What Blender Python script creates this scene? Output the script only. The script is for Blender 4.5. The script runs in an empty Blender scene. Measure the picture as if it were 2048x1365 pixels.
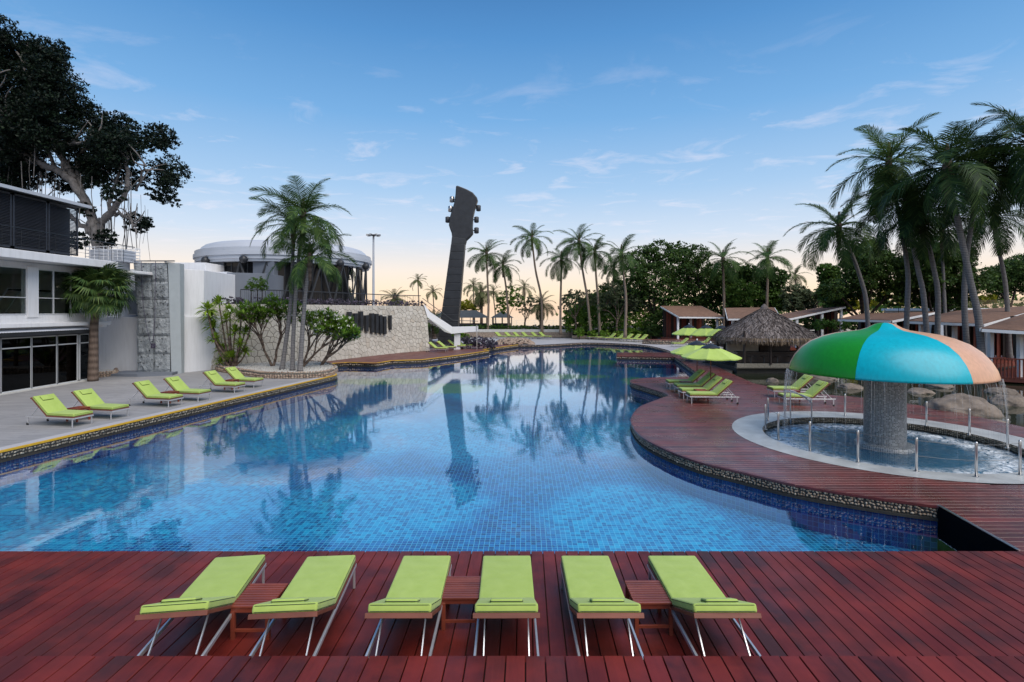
import bpy, bmesh, math, random
import numpy as np
from mathutils import Vector, Matrix, noise as mnoise
from mathutils.geometry import tessellate_polygon

scene = bpy.context.scene
# ------------------------------------------------------------------ camera
H = 3.6; F = 1050.0; HOR = 622.0
cam_d = bpy.data.cameras.new('camera'); cam = bpy.data.objects.new('camera', cam_d)
scene.collection.objects.link(cam); scene.camera = cam
cam.location = (0, 0, H); cam.rotation_euler = (math.radians(90), 0, 0)
cam_d.sensor_width = 36; cam_d.lens = 36 * F / 2048; cam_d.shift_y = -(682.5 - HOR) / 2048
cam_d.clip_end = 9000; cam_d.clip_start = .05

# ------------------------------------------------------------------ world: twilight sky with thin clouds
world = bpy.data.worlds.new('World'); scene.world = world; world.use_nodes = True
wn = world.node_tree.nodes; wl = world.node_tree.links; wn.clear()
def wnode(t, **k):
    n = wn.new(t)
    for a, b in k.items(): setattr(n, a, b)
    return n
SUN_EL = math.radians(52); SUN_ROT = math.radians(140)
wout = wnode('ShaderNodeOutputWorld'); bg = wnode('ShaderNodeBackground')
tc = wnode('ShaderNodeTexCoord'); sep = wnode('ShaderNodeSeparateXYZ'); wl.new(tc.outputs['Generated'], sep.inputs[0])
ramp = wnode('ShaderNodeValToRGB'); wl.new(sep.outputs[2], ramp.inputs[0])
def s2l(c):
    return tuple((x / 255 / 12.92 if x / 255 <= .04045 else ((x / 255 + .055) / 1.055) ** 2.4) for x in c)
stops = [(0.0, (240, 205, 176)), (0.03, (246, 221, 190)), (0.075, (235, 222, 210)), (0.14, (196, 210, 227)), (0.22, (158, 191, 224)),
         (0.34, (112, 164, 213)), (0.46, (79, 137, 194)), (0.54, (62, 116, 173)), (1.0, (52, 98, 152))]
while len(ramp.color_ramp.elements) < len(stops): ramp.color_ramp.elements.new(0.5)
for e, (p, c) in zip(ramp.color_ramp.elements, stops):
    e.position = p; e.color = (*s2l(c), 1)
nish = wnode('ShaderNodeTexSky', sky_type='NISHITA', sun_disc=False, sun_elevation=SUN_EL, sun_rotation=SUN_ROT)
nsc = wnode('ShaderNodeVectorMath', operation='SCALE'); nsc.inputs['Scale'].default_value = .10
wl.new(nish.outputs[0], nsc.inputs[0])
mixs = wnode('ShaderNodeMix', data_type='RGBA'); mixs.inputs[0].default_value = .08
wl.new(ramp.outputs[0], mixs.inputs[6]); wl.new(nsc.outputs[0], mixs.inputs[7])
# clouds on a plane overhead
mx = wnode('ShaderNodeMath', operation='MAXIMUM'); mx.inputs[1].default_value = .03; wl.new(sep.outputs[2], mx.inputs[0])
dx = wnode('ShaderNodeMath', operation='DIVIDE'); wl.new(sep.outputs[0], dx.inputs[0]); wl.new(mx.outputs[0], dx.inputs[1])
dy = wnode('ShaderNodeMath', operation='DIVIDE'); wl.new(sep.outputs[1], dy.inputs[0]); wl.new(mx.outputs[0], dy.inputs[1])
cmb = wnode('ShaderNodeCombineXYZ'); wl.new(dx.outputs[0], cmb.inputs[0]); wl.new(dy.outputs[0], cmb.inputs[1])
mp = wnode('ShaderNodeMapping'); mp.inputs['Rotation'].default_value = (0, 0, .35); mp.inputs['Scale'].default_value = (.8, .95, 1); mp.inputs['Location'].default_value = (3.3, 1.7, 0)
wl.new(cmb.outputs[0], mp.inputs[0])
cn = wnode('ShaderNodeTexNoise'); cn.inputs['Scale'].default_value = 2.5; cn.inputs['Detail'].default_value = 9; cn.inputs['Roughness'].default_value = .62; cn.inputs['Distortion'].default_value = .6
wl.new(mp.outputs[0], cn.inputs['Vector'])
cr = wnode('ShaderNodeMapRange'); cr.inputs[1].default_value = .54; cr.inputs[2].default_value = .80; cr.inputs[4].default_value = .5
wl.new(cn.outputs[0], cr.inputs[0])
ce = wnode('ShaderNodeMapRange'); ce.inputs[1].default_value = .02; ce.inputs[2].default_value = .14; wl.new(sep.outputs[2], ce.inputs[0])
ce2 = wnode('ShaderNodeMapRange'); ce2.inputs[1].default_value = .46; ce2.inputs[2].default_value = .28; wl.new(sep.outputs[2], ce2.inputs[0])
m1 = wnode('ShaderNodeMath', operation='MULTIPLY'); wl.new(cr.outputs[0], m1.inputs[0]); wl.new(ce.outputs[0], m1.inputs[1])
m2 = wnode('ShaderNodeMath', operation='MULTIPLY'); wl.new(m1.outputs[0], m2.inputs[0]); wl.new(ce2.outputs[0], m2.inputs[1])
cm = wnode('ShaderNodeMix', data_type='RGBA'); cm.inputs[7].default_value = (*s2l((236, 226, 232)), 1)
wl.new(m2.outputs[0], cm.inputs[0]); wl.new(mixs.outputs[2], cm.inputs[6]); wl.new(cm.outputs[2], bg.inputs[0])
bg.inputs[1].default_value = 1.0
wl.new(bg.outputs[0], wout.inputs[0])

sun_d = bpy.data.lights.new('sun', 'SUN'); sun = bpy.data.objects.new('sun', sun_d); scene.collection.objects.link(sun)
sun_d.energy = 3.0; sun_d.angle = math.radians(60); sun_d.color = (1, .92, .83)
# light arrives from behind and to the right of the camera
sd = Vector((math.sin(SUN_ROT) * math.cos(SUN_EL), math.cos(SUN_ROT) * math.cos(SUN_EL), math.sin(SUN_EL)))
sun.rotation_euler = sd.to_track_quat('Z', 'Y').to_euler()
scene.view_settings.view_transform = 'Standard'; scene.view_settings.look = 'None'
scene.view_settings.exposure = 0.30; scene.view_settings.gamma = 1.0
scene.view_settings.use_curve_mapping = False
scene.cycles.max_bounces = 8; scene.cycles.transparent_max_bounces = 24
scene.cycles.glossy_bounces = 4; scene.cycles.diffuse_bounces = 3; scene.cycles.caustics_reflective = False; scene.cycles.caustics_refractive = False

# ------------------------------------------------------------------ helpers
R = math.radians
def W(u, v, z=0.0):                      # ground point of a measured sight line
    Y = F * (H - z) / (v - HOR); return ((u - 1024) * Y / F, Y)
def X(u, Y): return (u - 1024) * Y / F
def Z(v, Y): return H - (v - HOR) * Y / F
def link(o, parent=None, kind=None):
    scene.collection.objects.link(o)
    if parent is not None: o.parent = parent
    if kind: o['kind'] = kind
    return o
def tag(o, label, cat, group=None):
    o['label'] = label; o['category'] = cat
    if group: o['group'] = group
    return o
def thing(name, label, cat, loc=(0, 0, 0), rz=0.0, group=None):
    o = bpy.data.objects.new(name, None); scene.collection.objects.link(o)
    o.empty_display_size = .2; o.location = loc; o.rotation_euler = (0, 0, rz)
    return tag(o, label, cat, group)
def copy_tree(o, parent=None):
    c = o.copy(); scene.collection.objects.link(c); c.parent = parent
    for ch in o.children: copy_tree(ch, c)
    return c
def mesh_np(name, verts, faces, mat, smooth=False):
    me = bpy.data.meshes.new(name)
    verts = np.asarray(verts, dtype=np.float32); faces = np.asarray(faces, dtype=np.int32)
    k = faces.shape[1]
    me.vertices.add(len(verts)); me.vertices.foreach_set('co', verts.ravel())
    me.loops.add(faces.size); me.loops.foreach_set('vertex_index', faces.ravel())
    me.polygons.add(len(faces)); me.polygons.foreach_set('loop_start', np.arange(0, faces.size, k, dtype=np.int32))
    me.polygons.foreach_set('loop_total', np.full(len(faces), k, dtype=np.int32))
    me.polygons.foreach_set('use_smooth', np.full(len(faces), smooth))
    me.update(calc_edges=True); me.materials.append(mat); return me

class MB:
    def __init__(s): s.v = []; s.f = []; s.m = []; s.cur = 0
    def add(s, vs, fs):
        b = len(s.v); s.v += [tuple(p) for p in vs]; s.f += [tuple(i + b for i in f) for f in fs]; s.m += [s.cur] * len(fs); return s
    def box(s, x0, x1, y0, y1, z0, z1):
        return s.add([(x0,y0,z0),(x1,y0,z0),(x1,y1,z0),(x0,y1,z0),(x0,y0,z1),(x1,y0,z1),(x1,y1,z1),(x0,y1,z1)],
                     [(0,3,2,1),(4,5,6,7),(0,1,5,4),(1,2,6,5),(2,3,7,6),(3,0,4,7)])
    def obox(s, c, sx, sy, sz, M):
        vs = [Vector(c) + M @ Vector((a*sx/2, b*sy/2, d*sz/2)) for d in (-1,1) for a, b in ((-1,-1),(1,-1),(1,1),(-1,1))]
        return s.add(vs, [(0,3,2,1),(4,5,6,7),(0,1,5,4),(1,2,6,5),(2,3,7,6),(3,0,4,7)])
    def bar(s, p, q, w, t):
        p = Vector(p); q = Vector(q); d = q - p; L = d.length; d.normalize()
        up = Vector((0,0,1)) if abs(d.z) < .95 else Vector((0,1,0))
        sx = d.cross(up).normalized(); uz = sx.cross(d).normalized()
        M = Matrix((sx, d, uz)).transposed()
        return s.obox((p+q)/2, w, L, t, M)
    def tube(s, pts, r, n=8, cap=True):
        pts = [Vector(p) for p in pts]; N = len(pts); rr = r if isinstance(r, (list, tuple)) else [r]*N
        b = len(s.v); ref = None
        for i, p in enumerate(pts):
            d = (pts[min(i+1,N-1)] - pts[max(i-1,0)]).normalized()
            if ref is None: ref = d.orthogonal().normalized()
            ref = (ref - d*ref.dot(d)); ref = ref.normalized() if ref.length > 1e-5 else d.orthogonal().normalized()
            o = d.cross(ref)
            for k in range(n):
                a = 2*math.pi*k/n; s.v.append(tuple(p + (ref*math.cos(a) + o*math.sin(a))*rr[i]))
        for i in range(N-1):
            for k in range(n):
                s.f.append((b+i*n+k, b+i*n+(k+1)%n, b+(i+1)*n+(k+1)%n, b+(i+1)*n+k)); s.m.append(s.cur)
        if cap:
            s.f.append(tuple(b+k for k in range(n))[::-1]); s.m.append(s.cur)
            s.f.append(tuple(b+(N-1)*n+k for k in range(n))); s.m.append(s.cur)
        return s
    def lathe(s, prof, n=24, c=(0,0), a0=0.0, a1=2*math.pi):
        full = abs(a1-a0-2*math.pi) < 1e-4; m = n if full else n+1; b = len(s.v)
        for r, z in prof:
            for k in range(m):
                a = a0 + (a1-a0)*k/n; s.v.append((c[0]+r*math.cos(a), c[1]+r*math.sin(a), z))
        for i in range(len(prof)-1):
            for k in range(n):
                k2 = (k+1) % m; s.f.append((b+i*m+k, b+i*m+k2, b+(i+1)*m+k2, b+(i+1)*m+k)); s.m.append(s.cur)
        return s
    def prism(s, poly, z0, z1):
        n = len(poly); vs = [(x,y,z0) for x,y in poly] + [(x,y,z1) for x,y in poly]
        fs = [tuple(range(n))[::-1], tuple(range(n,2*n))] + [(i,(i+1)%n,n+(i+1)%n,n+i) for i in range(n)]
        return s.add(vs, fs)
    def mesh(s, name, mats, smooth=False, bevel=0.0, segs=1, normals=True):
        me = bpy.data.meshes.new(name); me.from_pydata(s.v, [], s.f)
        mats = mats if isinstance(mats, (list, tuple)) else [mats]
        for m in mats: me.materials.append(m)
        if len(mats) > 1: me.polygons.foreach_set('material_index', s.m)
        if bevel or normals:
            bm = bmesh.new(); bm.from_mesh(me)
            if bevel:
                bmesh.ops.remove_doubles(bm, verts=bm.verts, dist=1e-5)
                es = [e for e in bm.edges if len(e.link_faces) == 2 and e.calc_face_angle(0) > .6]
                bmesh.ops.bevel(bm, geom=es, offset=bevel, segments=segs, profile=.6, affect='EDGES')
            if normals: bmesh.ops.recalc_face_normals(bm, faces=bm.faces)
            bm.to_mesh(me); bm.free()
        if smooth: me.shade_smooth()
        me.update(); return me
    def obj(s, name, mats, parent=None, kind=None, loc=None, **k):
        o = bpy.data.objects.new(name, s.mesh(name, mats, **k)); link(o, parent, kind)
        if loc: o.location = loc
        return o
def inst(name, me, parent=None, loc=(0,0,0), rot=(0,0,0), sc=None, kind=None):
    o = bpy.data.objects.new(name, me); link(o, parent, kind); o.location = loc; o.rotation_euler = rot
    if sc is not None: o.scale = sc if isinstance(sc, (tuple, list)) else (sc, sc, sc)
    return o

# ------------------------------------------------------------------ materials
class NT:
    def __init__(s, name):
        s.m = bpy.data.materials.new(name); s.m.use_nodes = True; s.t = s.m.node_tree; s.n = s.t.nodes; s.l = s.t.links
        s.p = s.n['Principled BSDF']; s.out = s.n['Material Output']
    def node(s, t, **k):
        n = s.n.new(t)
        for a, b in k.items(): setattr(n, a, b)
        return n
    def co(s, kind='Object'): return s.node('ShaderNodeTexCoord').outputs[kind]
    def map(s, v, scale=(1,1,1), rot=(0,0,0), loc=(0,0,0)):
        n = s.node('ShaderNodeMapping'); s.l.new(v, n.inputs[0]); n.inputs['Scale'].default_value = scale
        n.inputs['Rotation'].default_value = rot; n.inputs['Location'].default_value = loc; return n.outputs[0]
    def noise(s, v, scale, detail=4, rough=.55, dist=0):
        n = s.node('ShaderNodeTexNoise'); s.l.new(v, n.inputs['Vector']); n.inputs['Scale'].default_value = scale
        n.inputs['Detail'].default_value = detail; n.inputs['Roughness'].default_value = rough; n.inputs['Distortion'].default_value = dist
        return n.outputs[0]
    def ramp(s, v, stops, interp='LINEAR'):
        n = s.node('ShaderNodeValToRGB'); n.color_ramp.interpolation = interp
        while len(n.color_ramp.elements) < len(stops): n.color_ramp.elements.new(.5)
        for e, (p, c) in zip(n.color_ramp.elements, stops): e.position = p; e.color = (*c, 1) if len(c) == 3 else c
        s.l.new(v, n.inputs[0]); return n.outputs[0]
    def math(s, op, a, b=None, c=None, clamp=False):
        n = s.node('ShaderNodeMath', operation=op, use_clamp=clamp)
        for i, x in enumerate((a, b, c)):
            if x is None: continue
            if isinstance(x, (int, float)): n.inputs[i].default_value = x
            else: s.l.new(x, n.inputs[i])
        return n.outputs[0]
    def mix(s, f, a, b, blend='MIX'):
        n = s.node('ShaderNodeMix', data_type='RGBA', blend_type=blend)
        for i, x in ((0, f), (6, a), (7, b)):
            if isinstance(x, (int, float)): n.inputs[i].default_value = x
            elif isinstance(x, tuple): n.inputs[i].default_value = (*x, 1) if len(x) == 3 else x
            else: s.l.new(x, n.inputs[i])
        return n.outputs[2]
    def bump(s, h, strength=.3, dist=.01, to=None):
        n = s.node('ShaderNodeBump'); s.l.new(h, n.inputs['Height']); n.inputs['Strength'].default_value = strength
        n.inputs['Distance'].default_value = dist
        s.l.new(n.outputs[0], (to or s.p).inputs['Normal']); return n.outputs[0]
    def set(s, col=None, rough=None, metal=None, spec=None):
        for key, x in (('Base Color', col), ('Roughness', rough), ('Metallic', metal), ('Specular IOR Level', spec)):
            if x is None: continue
            if isinstance(x, (int, float)): s.p.inputs[key].default_value = x
            elif isinstance(x, tuple): s.p.inputs[key].default_value = (*x, 1)
            else: s.l.new(x, s.p.inputs[key])
        return s
def rnd(s): return s.node('ShaderNodeObjectInfo').outputs['Random']
def island(s): return s.node('ShaderNodeNewGeometry').outputs['Random Per Island']

def plain(name, col, rough=.5, metal=0.0, var=.12, scale=3.0, bump=0.0, bscale=60, spec=.5):
    s = NT(name); v = s.co()
    n = s.noise(v, scale, 5)
    c = s.ramp(n, [(.3, tuple(x*(1-var) for x in col)), (.7, tuple(min(1, x*(1+var)) for x in col))])
    s.set(c, rough, metal, spec)
    if bump: s.bump(s.noise(v, bscale, 3), bump, .01)
    return s.m
def wood(name, cols, along='Y', rough=(.3, .5), bump=.25, scale=1.0, spec=.5, blotch=.7):
    s = NT(name); v = s.co('Generated') if False else s.co()
    geo = s.node('ShaderNodeNewGeometry').outputs['Position']
    sc = (14, .8, 14) if along == 'Y' else ((.8, 14, 14) if along == 'X' else (14, 14, .8))
    r = rnd(s); off = s.node('ShaderNodeVectorMath', operation='ADD')
    cx = s.node('ShaderNodeCombineXYZ'); s.l.new(s.math('MULTIPLY', r, 37.0), cx.inputs[0]); s.l.new(s.math('MULTIPLY', r, 91.0), cx.inputs[1])
    s.l.new(v, off.inputs[0]); s.l.new(cx.outputs[0], off.inputs[1])
    mv = s.map(off.outputs[0], tuple(q*scale for q in sc))
    g = s.noise(mv, 2.2, 8, .65, .5)
    big = s.noise(geo, 1.5, 5, .6)
    base = s.ramp(r, [(i/(len(cols)-1), c) for i, c in enumerate(cols)])
    dark = s.mix(s.math('MULTIPLY', g, .75), base, tuple(x*.3 for x in cols[0]))
    light = s.mix(s.ramp(big, [(.42, (0,0,0)), (.66, (blotch,)*3)]), dark, cols[-1])
    s.set(light, s.ramp(s.noise(geo, 1.3, 5), [(.3, (rough[0],)*3), (.7, (rough[1],)*3)]), 0.0, spec)
    s.bump(g, bump, .004)
    return s.m

M = {}
M['deck_red'] = wood('deck_red', [(.06,.014,.013), (.11,.016,.014), (.18,.020,.016), (.075,.024,.022), (.22,.028,.019)], 'Y', (.30,.5), spec=.28)
M['deck_right'] = wood('deck_right', [(.085,.020,.019), (.13,.026,.024), (.10,.028,.027), (.15,.045,.038), (.23,.036,.03)], 'X', (.22,.42), blotch=.35, spec=.6)
M['deck_far'] = wood('deck_far', [(.14,.05,.04), (.17,.06,.045), (.20,.075,.06)], 'Y', (.4,.6))
M['teak'] = wood('teak', [(.17,.05,.028), (.22,.07,.04), (.26,.085,.05)], 'X', (.35,.55))
M['table_wood'] = wood('table_wood', [(.17,.035,.022), (.23,.05,.028), (.29,.065,.035)], 'X', (.3,.5))
M['redwood'] = wood('redwood', [(.17,.035,.02), (.22,.045,.025), (.26,.06,.035)], 'Z', (.4,.6))
M['dark_wood'] = wood('dark_wood', [(.02,.012,.009), (.035,.018,.012)], 'Z', (.5,.7))
M['steel'] = plain('brushed_steel', (.60,.60,.60), .28, 1.0, .08, 20)
M['white_steel'] = plain('white_steel', (.62,.63,.65), .3, .6, .06, 20)
s0 = NT('white_render'); v0 = s0.co(); s0.set(s0.mix(s0.ramp(s0.noise(s0.map(v0, (3,3,.35)), 2.2, 7, .65), [(.45, (0,0,0)), (.8, (.7,.7,.7))]), s0.mix(s0.noise(v0, .5, 4), (.72,.73,.76), (.78,.785,.79)), (.60,.605,.61)), .8, 0, .3); s0.bump(s0.noise(v0, 60, 4), .15, .01); M['white'] = s0.m
M['white_trim'] = plain('white_trim', (.78,.79,.80), .5, 0, .04, 2)
M['grey_wall'] = plain('grey_render', (.15,.17,.205), .75, 0, .07, .8, .1, 90)
M['pale_grey'] = plain('pale_grey_metal', (.46,.49,.54), .45, 0, .05, .6)
M['black'] = plain('black_paint', (.022,.024,.028), .42, 0, .3, 2)
M['black_glass'] = plain('black_glass', (.010,.011,.013), .12, 0, .1, 1, spec=.25)
M['wire'] = plain('wire_cable', (.16,.16,.16), .5, .6, .1)
M['louvre'] = plain('navy_louvre', (.03,.034,.045), .55, 0, .15, 4)
M['charcoal'] = plain('charcoal', (.03,.033,.038), .55, 0, .15, 4)
M['corner_shade'] = plain('painted_shade_black', (.004,.004,.005), .95, spec=.05)  # near black: shade below the deck corner put into the colour
M['rubber'] = plain('rubber', (.02,.02,.02), .7)
M['rope'] = plain('rope', (.06,.05,.09), .9)
M['alu'] = plain('white_aluminium', (.62,.64,.66), .35, .2, .04)
M['concrete_ring'] = plain('concrete_ring', (.42,.43,.42), .3, 0, .22, 1.6, .2, 120, spec=.6)
M['coping'] = plain('pale_coping', (.55,.54,.5), .7, 0, .1, 3, .2)
M['bronze'] = plain('tuner_metal', (.42,.41,.40), .3, .9, .1)

def fabric(name, a, b):
    s = NT(name); v = s.co()
    n = s.noise(v, 5, 5); r = rnd(s)
    c = s.mix(s.ramp(n, [(.3, (0,0,0)), (.7, (1,1,1))]), a, b)
    c = s.mix(s.math('MULTIPLY', r, .3), c, tuple(x*.78 for x in a))
    s.set(c, .85, 0, .25)
    w = s.noise(s.map(v, (420, 420, 420)), 1, 1); s.bump(s.math('ADD', s.math('MULTIPLY', w, .12), s.noise(v, 5, 3)), .6, .02)
    s.p.inputs['Sheen Weight'].default_value = .15
    return s.m
M['lime'] = fabric('lime_canvas', (.34,.46,.095), (.40,.52,.13))
M['lime_umb'] = fabric('lime_parasol_canvas', (.40,.54,.11), (.46,.60,.15))
M['piping'] = plain('dark_piping', (.012,.03,.008), .7)

def leafmat(name, dark, mid, light, trans=.35, rough=.5):
    s = NT(name); geo = s.node('ShaderNodeNewGeometry')
    n = s.noise(geo.outputs['Position'], .55, 3)
    f = s.math('ADD', s.math('MULTIPLY', geo.outputs['Random Per Island'], .6), s.math('MULTIPLY', n, .55))
    c = s.ramp(f, [(.25, dark), (.55, mid), (.92, light)])
    s.set(c, rough, 0, .16)
    t = s.node('ShaderNodeBsdfTranslucent'); s.l.new(s.mix(.5, c, light), t.inputs[0])
    mxn = s.node('ShaderNodeMixShader'); mxn.inputs[0].default_value = trans
    s.l.new(s.p.outputs[0], mxn.inputs[1]); s.l.new(t.outputs[0], mxn.inputs[2]); s.l.new(mxn.outputs[0], s.out.inputs[0])
    return s.m
M['leaf_dark'] = leafmat('leaf_dark', (.018,.040,.011), (.040,.084,.019), (.10,.165,.034), .2)
M['leaf_mid'] = leafmat('leaf_mid', (.030,.066,.013), (.066,.14,.024), (.15,.25,.045), .3)
M['leaf_fresh'] = leafmat('leaf_fresh', (.055,.12,.016), (.12,.235,.027), (.25,.38,.05), .35)
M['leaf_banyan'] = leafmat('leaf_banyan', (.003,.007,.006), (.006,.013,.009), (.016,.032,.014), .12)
M['leaf_grey'] = leafmat('leaf_greyish', (.05,.07,.04), (.09,.12,.06), (.16,.19,.10), .3)
M['leaf_yellow'] = leafmat('leaf_yellow', (.16,.17,.02), (.32,.33,.03), (.5,.46,.05), .4)
M['palm'] = leafmat('palm_leaf', (.02,.05,.014), (.045,.095,.024), (.13,.20,.05), .3, .55)
M['palm_dark'] = leafmat('palm_leaf_dark', (.010,.028,.009), (.022,.055,.016), (.075,.13,.032), .2, .55)
M['lily'] = leafmat('bright_strap_leaf', (.07,.14,.012), (.16,.28,.02), (.34,.46,.05), .35)
M['palm_pale'] = leafmat('palm_leaf_pale', (.06,.08,.03), (.12,.14,.055), (.22,.22,.09), .35, .45)  # paler leaf tone for the distant palms and short date palms
M['fan'] = leafmat('fan_leaf', (.02,.05,.02), (.05,.10,.03), (.13,.19,.05), .25, .4)
M['lawn'] = leafmat('ground_cover', (.02,.04,.012), (.04,.07,.02), (.07,.11,.03), .2)
M['purple'] = leafmat('purple_bush', (.05,.06,.06), (.09,.08,.10), (.22,.18,.26), .2)
M['flower'] = plain('white_flower', (.75,.74,.68), .7)
def bark(name, a, b, rings=6.0):
    s = NT(name); v = s.co()
    n = s.noise(s.map(v, (6, 6, 1.5)), 3, 7, .7)
    w = s.node('ShaderNodeTexWave', wave_type='BANDS', bands_direction='Z'); s.l.new(v, w.inputs[0]); w.inputs['Scale'].default_value = rings*.16; w.inputs['Distortion'].default_value = 2.0; w.inputs['Detail'].default_value = 3
    f = s.math('ADD', s.math('MULTIPLY', n, .7), s.math('MULTIPLY', w.outputs[1], .35))
    s.set(s.ramp(f, [(.25, a), (.8, b)]), .9, 0, .2); s.bump(f, .6, .02); return s.m
M['bark_palm'] = bark('bark_palm', (.08,.075,.075), (.26,.25,.25), 22)
M['bark_warm'] = bark('bark_palm_warm', (.12,.085,.065), (.33,.26,.20), 22)
M['bark_dark'] = bark('bark_dark', (.02,.016,.014), (.07,.055,.045))
M['bark_brown'] = bark('bark_brown', (.07,.05,.04), (.2,.15,.12))
s = NT('bark_limb'); v = s.co(); n = s.noise(v, 3, 8, .7, .6); s.set(s.ramp(n, [(.3, (.08,.075,.07)), (.7, (.27,.25,.24))]), .9, 0, .2); s.bump(n, .8, .05); M['bark_limb'] = s.m
M['bark_pale'] = bark('bark_pale', (.16,.15,.15), (.42,.40,.39))

# left concrete paving: brushed streaks and faint joints
s = NT('grey_paving'); v = s.co()
st = s.noise(s.map(v, (.7, 6, 1), (0,0,.25)), 1.5, 8, .65, .3); bl = s.noise(v, .35, 4)
br = s.node('ShaderNodeTexBrick'); s.l.new(s.map(v, (1,1,1), (0,0,-.2)), br.inputs[0]); br.inputs['Scale'].default_value = 1; br.inputs['Mortar Size'].default_value = .012; br.inputs['Brick Width'].default_value = 2.4; br.inputs['Row Height'].default_value = .3
br.inputs['Color1'].default_value = (.27,.265,.27,1); br.inputs['Color2'].default_value = (.34,.335,.335,1); br.inputs['Mortar'].default_value = (.14,.135,.14,1)
c = s.mix(.55, br.outputs[0], s.ramp(st, [(.32, (.17,.17,.175)), (.7, (.44,.43,.43))]))
c = s.mix(s.ramp(bl, [(.4, (0,0,0)), (.75, (.5,.5,.5))]), c, (.22,.22,.225))
s.set(c, s.ramp(bl, [(.3, (.75,)*3), (.8, (.5,)*3)]), 0, .4); s.bump(st, .25, .01); M['paving'] = s.m
M['far_paving'] = plain('far_paving', (.40,.39,.40), .7, 0, .12, .5, .1)
M['soil'] = plain('soil', (.05,.04,.03), .95, 0, .3, 2, .5, 20)
M['gravel'] = plain('white_gravel', (.55,.52,.47), .9, 0, .35, 25, .9, 40)
M['yellow'] = plain('yellow_edge', (.62,.36,.02), .5, 0, .12, 8)
M['sand'] = plain('beach_sand', (.42,.36,.28), .9)

def pebble_mat(name, cols, rough=.6):
    s = NT(name); r = island(s)
    c = s.ramp(r, [(i/(len(cols)-1), c) for i, c in enumerate(cols)])
    c = s.mix(s.math('MULTIPLY', s.noise(s.co(), 40, 4), .4), c, tuple(x*.4 for x in cols[0])); s.set(c, rough, 0, .4)
    return s.m
M['pebble'] = pebble_mat('pebble', [(.16,.11,.08), (.32,.24,.17), (.46,.36,.26), (.22,.16,.11), (.56,.46,.35), (.36,.25,.16)])
M['pebble_grey'] = pebble_mat('pebble_grey', [(.10,.09,.07), (.21,.19,.15), (.33,.30,.24), (.15,.13,.10), (.42,.39,.32)])
M['pebble_pink'] = pebble_mat('pebble_pink', [(.22,.15,.11), (.34,.25,.19), (.45,.36,.28), (.28,.19,.14)])
M['mortar'] = plain('mortar', (.13,.12,.10), .9, 0, .3, 10, .5)
M['mortar_dark'] = plain('mortar_dark', (.03,.027,.022), .8, 0, .3, 10, .5)

# wall stones (cream crazy paving)
s = NT('cream_stone'); v = s.co('Object'); r = island(s)
geo = s.node('ShaderNodeNewGeometry').outputs['Position']
c = s.ramp(r, [(0, (.42,.39,.34)), (.4, (.50,.47,.41)), (.8, (.56,.53,.47)), (1, (.46,.41,.34))])
c = s.mix(s.ramp(s.noise(geo, 3.5, 6), [(.4, (0,0,0)), (.75, (.5,.5,.5))]), c, (.34,.31,.27))
s.set(c, .85, 0, .3); s.bump(s.noise(geo, 12, 6, .6), .6, .03); M['cream_stone'] = s.m

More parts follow.
